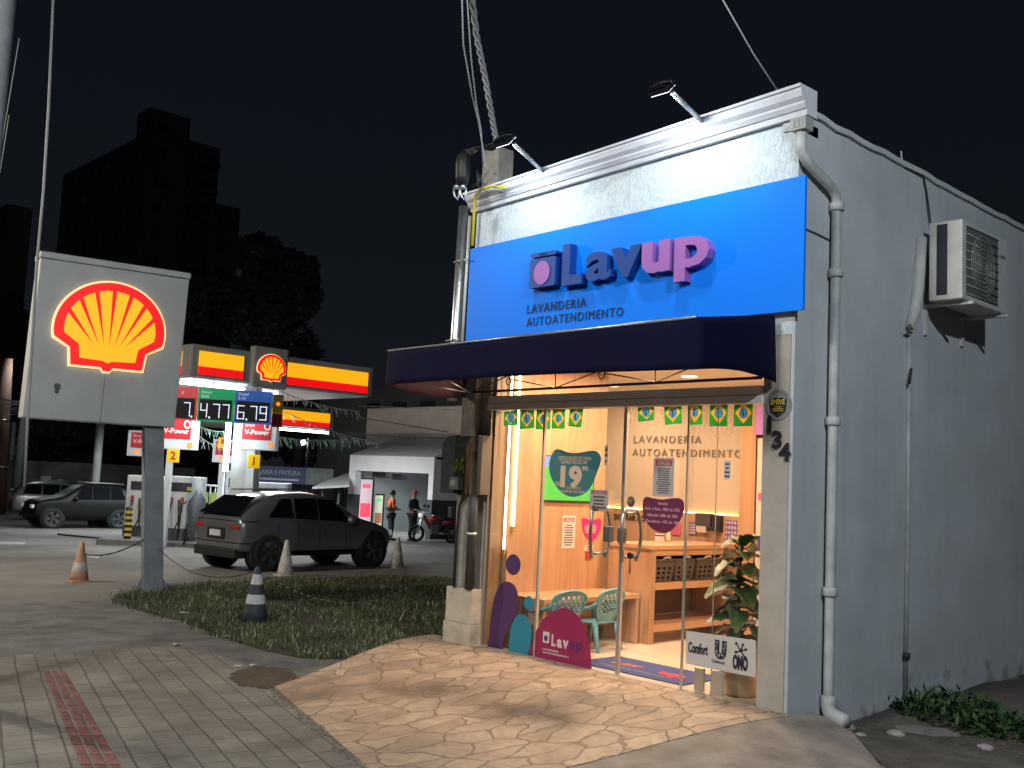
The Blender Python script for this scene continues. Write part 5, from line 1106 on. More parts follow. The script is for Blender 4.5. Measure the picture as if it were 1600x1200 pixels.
# festoon fringes under the canopies
FRG = mat('fringe_white', (.3, .33, .31), .6); FRG2 = mat('fringe_green', (.11, .19, .13), .6)
rnd = random.Random(5)
def festoon(a, b, sag, n, ln, m_, lab):
    P = [a.lerp(b, i / n) - V((0, 0, sag * 4 * (i / n) * (1 - i / n))) for i in range(n + 1)]; m = MB(); m.tube(P, .012, 4)
    for q in P: w = V((rnd.uniform(-.5, .9), rnd.uniform(-.5, .9), -1)).normalized() * ln * rnd.uniform(.5, 1.1); m.raw([q, q + FACE * .022, q + FACE * .018 + w, q + w + FACE * .004], [(0, 1, 2, 3)])
    tag(m.build('fringe_garland', m_), lab, 'garland', 'fringe garlands under the canopy')
festoon(atD(440, 612, 29), atD(560, 642, 33), .1, 26, .32, FRG, 'white fringe garland running from the price board towards the shop block')
festoon(atD(440, 640, 30), atD(590, 690, 34), .15, 26, .32, FRG, 'lower pale fringe garland crossing below the far canopy')
festoon(atD(425, 682, 29), atD(560, 684, 36), .1, 44, .35, FRG2, 'greenish fringe garland level with the red fuel box')
festoon(atD(310, 665, 30), atD(360, 672, 32), .1, 22, .3, FRG2, 'short green fringe garland left of the light tube'); festoon(atD(306, 676, 29), atD(362, 692, 31), .2, 12, .3, FRG, 'short white fringe garland left of the light tube')
festoon(atD(560, 634, 33), atD(705, 640, 32), .0, 12, .12, FRG, 'sparse white garland above the roof of the convenience store'); festoon(atD(540, 676, 33), atD(695, 684, 31), .05, 14, .1, WIRE, 'dark bulb string across the convenience store roof')
tag(MB().tube([atD(560, 652, 33), atD(700, 675, 30)], .015, 4).build('wire', WIRE), 'thin dark wire slanting across the store wall', 'wire')
# convenience store block
DS = 38.; PWH = mat('store_plaster', (.7, .65, .65), .7, noise=.12, nscale=1.5); DKW = mat('store_dado', (.05, .05, .055), .6)
cR = atD(679, 714, DS); Y_ = cR.y; XRs = cR.x; XLs = onY(547, 714, Y_).x; zE = cR.z; zoB = onY(600, 737, Y_).z; gz = zg((XRs + XLs) / 2, Y_); xo0, xo1 = onY(555, 740, Y_).x, onY(670, 740, Y_).x
st = thing('store_building', 'pale convenience store block with sloped canopy roof and open front', 'building', ((XRs + XLs) / 2, Y_, gz))
YB2 = Y_ + 3.2; zR1 = onY(600, 684, Y_ + 2.4).z; 
MB().box(XLs, XRs, Y_, Y_ + .3, zoB, zE).box(XLs, xo0, Y_, Y_ + .3, gz + 1.5, zoB).box(xo1, XRs, Y_, Y_ + .3, gz + 1.5, zoB).build('front_wall', PWH, st)
each('dark_dado', DKW, st, [(XLs, xo0, Y_ - .02, Y_ + .3, gz - .3, gz + 1.5), (xo1, XRs + .02, Y_ - .02, YB2 + 5, gz - .3, gz + 1.5)])
MB().box(XRs - .3, XRs, Y_ + .3, YB2 + 5, gz + 1.5, zE).prism([(XRs - .01, Y_, zE), (XRs - .01, Y_ + 2.4, zR1), (XRs - .01, YB2 + 5, zR1), (XRs - .01, YB2 + 5, zE)], (-.2, 0, 0)).build('side_wall', PWH, st)
MB().prism([(XLs, Y_ - .05, zE), (XLs, Y_ + 2.4, zR1), (XLs, Y_ + 2.4, zR1 - .2), (XLs, Y_ + .3, zE - .1)], (XRs - XLs, 0, 0)).build('sloped_roof', PWH, st)
zU = onY(600, 638, Y_ + 2.4).z; xu0 = onY(573, 660, Y_ + 2.4).x; MB().box(xu0, XRs + 1.5, Y_ + 2.4, YB2 + 5, zR1 - .3, zU).build('upper_block', mat('upper_plaster', (.66, .56, .5), .7, noise=.15, nscale=2), st)
MB().box(XLs, XRs - .3, YB2 + 2, YB2 + 2.2, gz - .3, zE).box(XLs, XLs + .2, Y_ + .3, YB2 + 2, gz - .3, zE).build('inner_wall', mat('store_inner', (.3, .33, .33), .7), st); MB().box(XLs, XRs, Y_, YB2 + 2, gz - .2, gz + .04).build('floor', CONC, st)
m = MB()
for i in range(5): m.box(xo0 + 1.2 + i * .25, xo0 + 3.6, YB2 + 1.5, YB2 + 1.9, gz + .5 + i * .35, gz + .54 + i * .35)
m.build('shelf', mat('shelf_grey', (.2, .2, .2), .5), st)
m = MB(); rnd = random.Random(2)
for i in range(26): x = xo0 + 1.3 + rnd.random() * 2.2; z = gz + .54 + rnd.randint(0, 4) * .35; m.box(x, x + .12, YB2 + 1.45, YB2 + 1.6, z, z + rnd.uniform(.15, .26))
m.build('shelf_goods', mat('goods_mixed', (.3, .12, .05), .5, noise=1, nscale=9, c2=(.3, .3, .28)), st)
m = MB(); m.box(xo0 + .5, xo0 + 1.4, Y_ + .5, Y_ + .9, zoB - .25, zoB - .03).box(xo0 + 1.7, xo0 + 2.3, Y_ + .6, Y_ + .9, zoB - .3, zoB - .08).build('roller_box', BLACK, st)
area('store_light', ((xo0 + xo1) / 2, Y_ + 1.6, zoB + .3), 1.0, 60, (.9, .95, 1))
def lit(name, x0, y0, x1, y1, D, lab, cat, base, head, pic):
    c = atD((x0 + x1) / 2, y1, D); k = D / FOC; w, h = (x1 - x0) * k, (y1 - y0) * k; z = zg(c.x, c.y); f = frame((c.x - FACE.x * w / 2, c.y - FACE.y * w / 2, z), FACE); t = thing(name, lab, cat, (c.x, c.y, z)); H2 = c.z + h - z
    MB().obox(f(0, 0, -.4), FACE * w, f.n * .4, UP * H2, .02).build('case', BLACK, t); MB().obox(f(w * .04, .1, 0), FACE * w * .92, f.n * .01, UP * (H2 - .15)).build('lit_face', base, t); MB().obox(f(w * .1, H2 * .38, .011), FACE * w * .8, f.n * .004, UP * H2 * .22).build('picture', pic, t); MB().obox(f(w * .2, H2 * .84, .011), FACE * w * .6, f.n * .004, UP * H2 * .06).build('heading', head, t)
lit('poster_totem', 560, 747, 580, 806, 35, 'tall pink lit poster totem at the store entrance', 'sign', glow('totem_face', (.7, .55, .62), .4), glow('totem_head', (.8, .1, .15), .6), glow('totem_red', (.9, .06, .12), .75)); lit('drinks_fridge', 584, 772, 597, 812, 35.2, 'small lit drinks fridge right of the pink totem', 'fridge', glow('fridge_face', (.75, .8, .62), .5), glow('fridge_head', (.15, .8, .2), .6), glow('fridge_goods', (.5, .2, .12), .4))
# lean-to roof and dark sheds behind
a = atD(489, 762, 42); b_ = atD(545, 745, 42); t = thing('lean_to', 'pale lean-to roof left of the convenience store', 'shed', (a.x + 1, a.y + 1, zg(a.x, a.y)))
MB().raw([atD(488, 761, 40), atD(546, 758, 40), atD(546, 738, 43), atD(512, 750, 43), atD(488, 764, 40), atD(546, 761, 40)], [(0, 1, 2, 3), (0, 4, 5, 1)]).build('roof', mat('leanto_roof', (.3, .28, .27), .6), t); m = MB()
for px in (505, 530): p = atD(px, 762, 40.5); m.tube([(p.x, p.y, zg(p.x, p.y)), p], .06, 6)
m.build('post', WIRE, t)
def block(name, px, py, D, xl, xr, lab, m_, cat='building', zbase=None, parts=None, grp=None):
    P = atD(px, py, D); x0 = onY(xl[0], xl[1], P.y).x; y1 = onX(xr[0], xr[1], P.x).y; z = zbase if zbase is not None else zg(P.x, P.y) - .5
    return P, x0, y1, z
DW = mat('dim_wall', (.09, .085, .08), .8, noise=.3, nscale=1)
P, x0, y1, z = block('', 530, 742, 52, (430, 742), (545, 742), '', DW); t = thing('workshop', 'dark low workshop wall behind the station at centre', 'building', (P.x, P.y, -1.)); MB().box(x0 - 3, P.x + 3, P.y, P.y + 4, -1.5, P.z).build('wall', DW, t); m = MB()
for i in range(3): MB().box(P.x - .2 + i * 1.0, P.x + .5 + i * 1.0, P.y - .05, P.y - .001, P.z - 1.5, P.z - .3).build('window', mat('window_dim', (.05, .06, .07), .1), t)
# far wall at the left edge of the lot
fw0, fw1 = atD(-60, 745, 56), atD(300, 765, 56)
t = thing('boundary_wall', 'low dim concrete wall behind the parked cars at left', 'wall', (fw0.lerp(fw1, .5).x, fw0.lerp(fw1, .5).y, -1.3)); f = frame((fw0.x, fw0.y, -2), (fw1 - fw0) * V((1, 1, 0))); L_ = (fw1 - fw0).length
MB().obox(f(0, 0, 0), f.r * L_, -f.n * .25, UP * 3.6).build('wall', mat('wall_dim_conc', (.16, .145, .125), .85, noise=.55, nscale=.8), t)
for px0, px1, y0, y1_, lab in ((63, 79, 744, 762, 'pale square board on the far wall above the silver car'), (90, 96, 749, 760, 'small pale plate on the far wall right of the square board')):
    a, c = atD(px0, y1_, 55.6), atD(px1, y0, 55.6); f = frame(a, FACE); t = thing('wall_board', lab, 'sign', a); MB().obox(a, FACE * (px1 - px0) * 55.6 / FOC, f.n * .05, UP * (c.z - a.z)).build('plate', WB, t); lines(f, .05, (px1 - px0) * .035 - .05, .1, (c.z - a.z) * .5, 2, INK2, t, .052)

# ================================================================ CARS
def car(name, label, L, W2, H, st, paint, win, loc, yaw, beltz, wheel_r=.36, tail=True, head=False, plate=True, axles=(.2, .8), spare=False, tail_e=.6, rim='spoke', rimcol=(.35, .35, .36), group=None):
    """st: stations along the length (rear 0 to front 1): (t, z_bottom, z_belt, z_top, half width at belt, half width at top)"""
    t = thing(name, label, 'car', (0, 0, 0), group); m = MB(); R_ = []
    def prof(s):
        q, zb, zl, zt_, wb, wt = s; x = (q - .5) * L
        k = max(.001, zt_ - zl)
        return [V((x, 0, zb)), V((x, wb * .88, zb)), V((x, wb * .97, zb + .12)), V((x, wb, zb + (zl - zb) * .45)), V((x, wb * .985, zl - .06)), V((x, wb * .95, zl)), V((x, wb * .95 + (wt - wb * .95) * .5, zl + k * .55)), V((x, wt, zl + k * .9)), V((x, wt * .75, zt_)), V((x, 0, zt_ + .012))]
    for s in st:
        h_ = prof(s); R_.append(h_ + [V((p.x, -p.y, p.z)) for p in h_[-2:0:-1]])
    n = len(R_[0]); m.raw([p for r in R_ for p in r], [(i * n + j, i * n + (j + 1) % n, (i + 1) * n + (j + 1) % n, (i + 1) * n + j) for i in range(len(st) - 1) for j in range(n)] + [tuple(range(n))[::-1], tuple(range((len(st) - 1) * n, len(st) * n))])
    body = m.build('body', paint, t, True); sd = body.modifiers.new('s', 'SUBSURF'); sd.levels = 2; sd.render_levels = 2
    GL = mat('car_glass', (.004, .005, .006), .06, spec=.6)
    def at(q, h, s):      # surface point: q along, h 0 belt to 1 top
        for A, B in zip(st, st[1:]):
            if A[0] <= q <= B[0]: k = (q - A[0]) / (B[0] - A[0]); v = [a + (b - a) * k for a, b in zip(A, B)]; break
        zl, zt_, wb, wt = v[2], v[3], v[4], v[5]; return V(((q - .5) * L, s * (wb * .95 + (wt - wb * .95) * (h * .95)), zl + (zt_ - zl) * h))
    for s in (1, -1):
        for w0, w1, tl, tr in win:       # side windows
            lo, hi = [], []; k = 6
            for i in range(k + 1): q = w0 + (w1 - w0) * i / k; qt = w0 + tl + (w1 + tr - w0 - tl) * i / k; lo.append(at(q, .06, s) + V((0, s * .012, 0))); hi.append(at(qt, .8, s) + V((0, s * .03, 0)))
            g = MB(); g.raw(lo + hi, [(i, i + 1, k + 2 + i, k + 1 + i) for i in range(k)]); g.build('side_window', GL, t)
        # lower cladding and handles
        for w0, w1, tl, tr in win[1:]: p = at(w0 + .03, .0, s); MB().box(p.x - .1, p.x + .12, p.y - .025, p.y + .025, p.z - .15, p.z - .12, .008).build('door_handle', mat('chrome', (.6, .6, .6), .2, 1), t)
        p = at(win[-1][1] - .02, .1, s); g = MB(); g.ball(p + V((0, s * .12, .03)), .1, 8); g.build('mirror', paint, t, True)
        for ax in axles:
            x = (ax - .5) * L; yb = s * W2
            MB().lathe([(wheel_r * 1.16, -.22), (wheel_r * 1.16, .012), (wheel_r * 1.0, .02), (0, .015)], (x, yb - s * .02, wheel_r + .01), 28, (0, s, 0)).build('wheel_arch', mat('arch_black', (.01, .01, .01), .8), t)
            wh = MB().lathe([(.02, -.02), (wheel_r * .6, -.01), (wheel_r * .66, .07), (wheel_r * .9, .075), (wheel_r, .03), (wheel_r, -.2), (wheel_r * .8, -.22)], (x, yb - s * .03, wheel_r), 30, (0, s, 0), cap=False).build('wheel', RUBBER, t, True)
            r_ = MB(); o = V((x, yb + s * .02, wheel_r))
            for k in range(5):
                for d_ in (-.16, .16):
                    a = k * PI * .4 + d_; p = V((math.cos(a), 0, math.sin(a))); nrm = V((-p.z, 0, p.x)) * .022
                    r_.prism([o + V((math.cos(k * PI * .4), 0, math.sin(k * PI * .4))) * .05 - nrm, o + V((math.cos(k * PI * .4), 0, math.sin(k * PI * .4))) * .05 + nrm, o + p * wheel_r * .64 + nrm * 1.4, o + p * wheel_r * .64 - nrm * 1.4], (0, s * .015, 0))
            r_.tube([o + V((wheel_r * .65 * math.cos(i * PI / 14), 0, wheel_r * .65 * math.sin(i * PI / 14))) for i in range(29)], .016, 5, cap=False); r_.lathe([(.06, .0), (.05, .025)], o, 12, (0, s, 0))
            r_.build('rim', mat('rim_' + name, rimcol, .3, .8), wh)
    # rear and front details
    zr = st[1][2]; xr = -L / 2; wr = st[0][4]
    g = MB(); w_ = st[1][4] * .78; A0, A1 = st[1], st[2]
    xa, xb = (A0[0] - .5) * L, (A1[0] - .5) * L
    g.raw([V((xa - .05, -w_, A0[3] + .02)), V((xa - .05, w_, A0[3] + .02)), V((xb - .1, w_ * .82, A1[3] + .0)), V((xb - .1, -w_ * .82, A1[3] + .0))], [(0, 1, 2, 3)]); g.build('rear_window', GL, t)
    for s in (1, -1):
        MB().obox((xr - .012, s * wr * .97 if s < 0 else wr * .55, zr - .2), (.2, 0, 0), (0, wr * .42, 0), (0, 0, .075), .02).build('tail_light', glow('tail_red_%s' % name, (1, .05, .03), tail_e, (.1, .004, .004)), t)
        MB().obox((L / 2 - .22, s * st[-1][4] * 1.0 if s < 0 else st[-1][4] * .62, beltz - .3), (.2, 0, 0), (0, st[-1][4] * .38, 0), (0, 0, .13), .02).build('headlight', glow('headlight_%s' % name, (.9, .95, 1), 5 if head else .15, (.5, .5, .5)), t)
    if plate:
        MB().box(xr - .03, xr - .015, -.2, .2, .72, .85).build('number_plate', mat('plate_white', (.5, .5, .52), .5), t); MB().box(xr - .02, xr + .0, -.32, .32, .66, .9, .01).build('plate_recess', mat('recess_black', (.01, .01, .01), .6), t)
    MB().box(xr - .03, xr + .25, -wr * .9, wr * .9, .28, .48, .03).build('bumper', mat('bumper_black', (.012, .012, .012), .6), t)
    if spare: MB().lathe([(.34, 0), (.36, .04), (.36, .2), (.3, .24), (0, .24)], (xr - .0, 0, .95), 26, (-1, 0, 0)).build('spare_wheel', mat('spare_cover', (.12, .12, .12), .5), t, True)
    if name == 'parked_car':
        for s in (1, -1): MB().tube([((win[0][0] - .5) * L, s * (st[3][5] * .82), st[3][3] + .03), ((win[-1][0] + .05 - .5) * L, s * (st[4][5] * .82), st[4][3] + .03)], .018, 6).build('roof_rail', mat('rail_grey', (.3, .3, .3), .4, .6), t)
    t.location = loc; t.rotation_euler = (0, 0, yaw); return t
def carpaint(name, c, L_, seams):
    m = mat(name, c, .28, .45, coat=.7); t = m.node_tree; N = t.nodes.new; K = t.links.new; b = t.nodes['Principled BSDF']; tc = N('ShaderNodeTexCoord'); s = N('ShaderNodeSeparateXYZ'); K(tc.outputs['Object'], s.inputs[0])
    def op(o, a, b_): n = N('ShaderNodeMath'); n.operation = o; [K(v, n.inputs[i]) if hasattr(v, 'links') else setattr(n.inputs[i], 'default_value', v) for i, v in enumerate((a, b_))]; return n.outputs[0]
    X, Y, Z = s.outputs; ay = op('ABSOLUTE', Y, 0); side = op('MULTIPLY', op('GREATER_THAN', ay, .55), op('MULTIPLY', op('GREATER_THAN', Z, .42), op('LESS_THAN', Z, 1.05))); acc = 0.0
    for q in seams: acc = op('ADD', acc, op('LESS_THAN', op('ABSOLUTE', op('SUBTRACT', X, (q - .5) * L_), 0), .008))
    acc = op('MULTIPLY', acc, side)
    rear = op('LESS_THAN', X, -L_ / 2 + .16); rl = op('ADD', op('LESS_THAN', op('ABSOLUTE', op('SUBTRACT', Z, .6), 0), .012), op('LESS_THAN', op('ABSOLUTE', op('SUBTRACT', Z, 1.06), 0), .01)); acc = op('ADD', acc, op('MULTIPLY', rl, rear)); low = op('LESS_THAN', Z, .44)
    acc = op('MINIMUM', op('ADD', acc, low), 1.0); mx = N('ShaderNodeMixRGB'); mx.inputs[1].default_value = (*c, 1); mx.inputs[2].default_value = (.008, .008, .008, 1); K(acc, mx.inputs[0]); K(mx.outputs[0], b.inputs['Base Color'])
    K(op('SUBTRACT', .45, op('MULTIPLY', acc, .45)), b.inputs['Metallic']); K(op('SUBTRACT', .7, op('MULTIPLY', acc, .7)), b.inputs['Coat Weight']); return m
SUV = [(0, .45, .97, 1.02, .84, .72), (.012, .36, 1.1, 1.17, .92, .74), (.14, .3, 1.13, 1.58, .95, .64), (.26, .3, 1.11, 1.67, .95, .66), (.43, .28, 1.07, 1.71, .95, .68), (.57, .28, 1.04, 1.66, .95, .65), (.73, .28, 1.03, 1.17, .95, .74), (.8, .3, 1.03, 1.1, .94, .74), (.93, .32, .93, .98, .88, .68), (1, .42, .72, .78, .7, .5)]
G1 = carpaint('graphite_paint', (.15, .158, .166), 3.92, (.165, .3, .452, .645)); G2 = mat('black_paint', (.003, .003, .0035), .45, spec=.25); G3 = mat('silver_paint', (.42, .44, .45), .3, .6, coat=.5)
pr, pf = G(430, 894), G(592, 886); dirv = (pf - pr); dirv.z = 0; yw = math.atan2(dirv.y, dirv.x); dn = dirv.normalized(); left = V((-dn.y, dn.x, 0))
mid = pr.lerp(pf, .5) + left * 1.12; Lc = dirv.length / .655
car('parked_car', 'graphite grey car parked behind the grass, seen from its rear right corner', Lc, .93, 1.7, SUV, G1, [(.15, .3, .085, -.005), (.31, .45, .005, 0), (.46, .665, 0, -.1)], (mid.x, mid.y, zg(mid.x, mid.y)), yw, 1.03, wheel_r=.4, axles=(.16, .815), rimcol=(.14, .14, .15), tail_e=.12, group='cars on the station lot')
SUV2 = [(0, .45, .95, 1.02, .8, .68), (.015, .36, 1.08, 1.16, .88, .7), (.09, .3, 1.1, 1.58, .9, .66), (.2, .3, 1.08, 1.67, .92, .67), (.42, .28, 1.06, 1.69, .92, .68), (.56, .28, 1.05, 1.64, .92, .66), (.69, .28, 1.04, 1.22, .92, .72), (.8, .3, 1.03, 1.1, .92, .76), (.95, .34, .98, 1.04, .88, .72), (1, .42, .74, .82, .76, .6)]
pf, pr = G(81, 826), G(185, 826); dirv = (pf - pr); dirv.z = 0; yw = math.atan2(dirv.y, dirv.x); dn = dirv.normalized(); left = V((-dn.y, dn.x, 0)); mid = pr.lerp(pf, .5) - left * .9; Lc = dirv.length / .62
car('parked_car', 'black car with lit headlights facing left at the fuel pumps', Lc, .9, 1.68, SUV2, G2, [(.14, .28, .04, 0), (.29, .45, 0, 0), (.46, .64, 0, -.09)], (mid.x, mid.y, zg(mid.x, mid.y)), yw, 1.03, wheel_r=.38, axles=(.19, .81), head=True, tail_e=1.6, rimcol=(.5, .5, .52), group='cars on the station lot')
p0 = G(50, 812); yw = math.atan2(.99, .149) - .25
car('parked_car', 'silver car with spare wheel on its tailgate behind the black car', 4.3, .87, 1.65, SUV2, G3, [(.1, .27, .03, 0), (.28, .44, 0, 0), (.45, .63, 0, -.09)], (p0.x - .3, p0.y + 1.5, zg(p0.x, p0.y)), yw, 1.03, wheel_r=.36, axles=(.19, .81), tail_e=1.3, spare=True, group='cars on the station lot')

# ================================================================ CONES, ROPES
def cone(px, py, h, r, label, m1, m2, bands, base=True):
    p = G(px, py); t = thing('traffic_cone', label, 'traffic cone', p, 'traffic cones of the lot')
    def rr(z): return r * (1 - z / h) + .035
    MB().lathe([(rr(z), z) for z in (.03, h * .25, h * .5, h * .75, h - .02)] + [(.02, h)], p, 22).build('cone_body', m1, t, True)
    MB().obox(p + V((-r * 1.25, -r * 1.25, 0)), XX * r * 2.5, YY * r * 2.5, UP * .035, .01).build('foot', m1, t) if base else 0
    for z0, z1 in bands: MB().lathe([(rr(z0) + .003, z0), (rr(z1) + .003, z1)], p, 22, cap=False).build('reflective_band', m2, t, True)
    return p
CBK = mat('cone_black', (.035, .045, .055), .6, noise=.3, nscale=8); CWH = mat('cone_white', (.55, .57, .57), .55, noise=.3, nscale=9); COR = mat('cone_orange', (.48, .25, .16), .7, noise=.55, nscale=7, c2=(.3, .2, .15)); CBE = mat('cone_dirty_white', (.52, .49, .44), .7, noise=.5, nscale=8)
k1 = cone(397, 976, .76, .15, 'black and white banded traffic cone standing in the near grass', CBK, CWH, [(.12 + .16, .40), (.53, .66)])
k2 = cone(123, 909, .72, .14, 'worn orange and cream traffic cone alone on the lot at left', COR, CBE, [(.2, .35)])
k3 = cone(445, 900, .73, .14, 'dirty white traffic cone before the rear wheel of the grey car', CBE, CBE, [(.3, .4)]); k4 = cone(620, 887, .7, .14, 'pale traffic cone beside the front bumper of the grey car', mat('cone_grey', (.36, .35, .34), .7, noise=.4), CBE, [(.3, .4)])
def rope(a, b, sag, r, lab, m_, dash=False):
    P = [a.lerp(b, i / 24) - V((0, 0, sag * 4 * (i / 24) * (1 - i / 24))) for i in range(25)]; m = MB()
    if dash:
        for i in range(0, 24, 1): m.tube([P[i], P[i].lerp(P[i + 1], .6)], r, 5)
    else: m.tube(P, r, 4)
    tag(m.build('barrier_rope', m_), lab, 'rope')
e = G(640, 945); rope(k1 + V((0, 0, .72)), V((e.x, e.y, e.z + .3)), .35, .006, 'pale sagging chain from the banded cone across the grass', WIREG, True); rope(postpt(.72, .1, .1), k1 + V((0, 0, .72)), .25, .008, 'dark rope from the pylon post to the banded cone', WIRE)
rope(k2 + V((0, 0, .5)), postpt(.66, -.15, .1), .12, .014, 'plastic chain from the orange cone towards the pylon post', WIRE, True); a = G(90, 836); b_ = G(225, 850); rope(a + V((0, 0, .03)), b_ + V((0, 0, .05)), .0, .03, 'thick dark hose lying on the lot before the black car', WIRE)

# ================================================================ GRASS AND LITTER
gpoly = [gp(*p) for p in ((172, 938), (205, 924), (330, 912), (450, 905), (560, 902), (704, 906), (712, 1000), (690, 1022), (640, 1026), (560, 1032), (470, 1030), (420, 1020), (355, 1000), (285, 972), (215, 955))]
tag(sheet(gpoly, 'grass_soil', mat('grass_soil', (.045, .045, .025), .95, noise=.6, nscale=6, bump=.8), zg, .014, .5), None, None, kind='structure')
def inside(x, y, P):
    c = False; j = len(P) - 1
    for i in range(len(P)):
        if (P[i][1] > y) != (P[j][1] > y) and x < (P[j][0] - P[i][0]) * (y - P[i][1]) / (P[j][1] - P[i][1]) + P[i][0]: c = not c
        j = i
    return c
rnd = random.Random(21); vs, fs_, mi = [], [], []
x0, x1 = min(p[0] for p in gpoly), max(p[0] for p in gpoly); y0, y1 = min(p[1] for p in gpoly), max(p[1] for p in gpoly)
from mathutils import noise as NZ
cnt = 0
while cnt < 36000:
    x, y = rnd.uniform(x0, x1), rnd.uniform(y0, y1)
    if not inside(x + rnd.gauss(0, .08), y + rnd.gauss(0, .08), gpoly): continue
    dn_ = NZ.noise(V((x * 1.1, y * 1.1, 0)))
    if rnd.random() > .5 + dn_ * 1.3: continue
    dist = (x - CAM.x) ** 2 + (y - CAM.y) ** 2
    if dist > 196 and rnd.random() < .35: continue
    h = (.04 + .06 * rnd.random()) * (1.0 + dn_ * .5) * (2.0 if rnd.random() < .012 else 1); a = rnd.uniform(0, 6.28); w = rnd.uniform(.004, .009); ln = rnd.uniform(.1, .8) * h; z = zg(x, y) + .01; b_ = len(vs)
    ca, sa = math.cos(a), math.sin(a); l2 = rnd.uniform(0, 6.28); lx, ly = math.cos(l2) * ln, math.sin(l2) * ln
    vs += [(x - ca * w, y - sa * w, z), (x + ca * w, y + sa * w, z), (x + lx * .4 + ca * w * .7, y + ly * .4 + sa * w * .7, z + h * .6), (x + lx * .4 - ca * w * .7, y + ly * .4 - sa * w * .7, z + h * .6), (x + lx, y + ly, z + h)]
    fs_ += [(b_, b_ + 1, b_ + 2, b_ + 3), (b_ + 3, b_ + 2, b_ + 4)]; k = 0 if rnd.random() < .54 else (1 if rnd.random() < .8 else 2); mi += [k, k]; cnt += 1
me = bpy.data.meshes.new('grass'); me.from_pydata(vs, [], fs_)
for q in (mat('grass_green', (.05, .08, .026), .7), mat('grass_dry', (.12, .12, .06), .8), mat('grass_seed', (.4, .38, .27), .8)): me.materials.append(q)
me.polygons.foreach_set('material_index', mi); gro = bpy.data.objects.new('grass', me); COL.objects.link(gro); tag(gro, 'rough patchy grass between the shop and the petrol station', 'grass', kind='stuff')
m = MB(); LEAFM = mat('litter_white', (.36, .35, .32), .8)
for i, (px, py, s, lab) in enumerate(((354, 997, .06, 'white crumpled scrap at the grass edge near the banded cone'), (275, 1010, .05, 'flat white scrap on the worn strip'), (455, 996, .09, 'crumpled pale leaf litter in the grass'), (287, 960, .06, 'small pale scrap in the grass near the pylon post'), (372, 1045, .04, 'tiny white scrap on the paving near the dark stain'), (394, 1043, .035, 'second tiny white scrap on the paving near the dark stain'))):
    p = G(px, py) + V((0, 0, .03)); rnd2 = random.Random(i); m = MB(); ring = [p + V((s * (1 + rnd2.uniform(-.4, .4)) * math.cos(a), s * (1 + rnd2.uniform(-.4, .4)) * math.sin(a), rnd2.uniform(-.012, .004))) for a in [k * PI / 4 for k in range(8)]]
    m.raw(ring + [p + V((0, 0, .008)), p - V((0, 0, .018))], [(k, (k + 1) % 8, 8) for k in range(8)] + [((k + 1) % 8, k, 9) for k in range(8)]); tag(m.build('litter', LEAFM), lab, 'litter', 'litter by the grass')
pd = G(420, 1056)
tag(sheet([gp(412 + 52 * math.cos(i * PI / 24) * (1 + .3 * NZ.noise(V((i * .7, 0, 3)))), 1062 + 17 * math.sin(i * PI / 24) * (1 + .5 * NZ.noise(V((i * .9, 5, 0))))) for i in range(48)], 'gutter_dirt', mat('gutter_dirt', (.075, .055, .035), .95, noise=.6, nscale=10, bump=.8), zg, .026, .3), None, None, kind='structure')
m = MB(); rnd = random.Random(8)
for i in range(160):
    t_ = rnd.random(); p = G(423 + 145 * t_, 1081 + 119 * t_); p += V((rnd.gauss(0, .03), rnd.gauss(0, .03), .02)); m.ball(p, rnd.uniform(.006, .016), 4)
tag(m.build('gravel', mat('gravel_grey', (.16, .14, .11), .9, noise=.5)), 'loose grit along the paving edge', 'gravel', kind='stuff')

# ================================================================ RIGHT SIDE YARD
def scatter_plant(name, p, n, R_, h, lab, mats, cat='plant', seed=1, lw=.02, ll=.09):
    t = thing(name, lab, cat, p); m = MB(); rnd = random.Random(seed); sm = MB()
    for i in range(n):
        a = rnd.uniform(0, 6.28); r_ = R_ * math.sqrt(rnd.random()); q = V(p) + V((r_ * math.cos(a), r_ * math.sin(a) * .8, 0)); zt_ = h * rnd.uniform(.3, 1) * (1.15 - (r_ / R_) ** 2)
        b_ = q + V((rnd.uniform(-.05, .05), rnd.uniform(-.05, .05), zt_))
        if i % 4 == 0: sm.tube([q - V((0, 0, .05)), b_, b_ + V((.01, 0, .01))], .004, 4)
        d = V((rnd.uniform(-1, 1), rnd.uniform(-1, 1), rnd.uniform(-.4, .8))).normalized(); s_ = d.cross(UP).normalized() * lw * rnd.uniform(.7, 1.5); L_ = d * ll * rnd.uniform(.6, 1.4); m.mi = 0 if rnd.random() < .65 else 1
        m.face([b_, b_ + L_ * .45 + s_, b_ + L_, b_ + L_ * .45 - s_])
    m.mi = 0; m.build('foliage', mats, t); sm.build('stems', mats[0], t)
WG = [mat('weed_green', (.02, .05, .012), .7), mat('weed_light', (.035, .075, .02), .7)]
def GR(px, py): p = G(px, py); return p
scatter_plant('weed_clump', GR(1500, 1125), 700, .55, .22, 'low green weed clump in the side yard at the lower right', WG, seed=3); scatter_plant('weed_clump', GR(1575, 1150), 300, .4, .15, 'smaller green weed clump at the right picture edge', WG, seed=4); scatter_plant('weed_clump', GR(1375, 1105), 180, .22, .12, 'small weed tuft against the side wall by the drain pipe', WG, seed=5)
tag(sheet([(3.57, .3), (3.57, 9), (9, 12), (11, 3), (6.5, -1.6), (5.4, -1.0), (4.2, .05)], 'yard_soil', mat('yard_soil', (.1, .085, .07), .95, noise=.6, nscale=2.5, bump=.9, bscale=12), lambda x, y: zg(x, y) + .03 * NZ.noise(V((x * 1.3, y * 1.3, 0))), .014, .25), None, None, kind='structure')
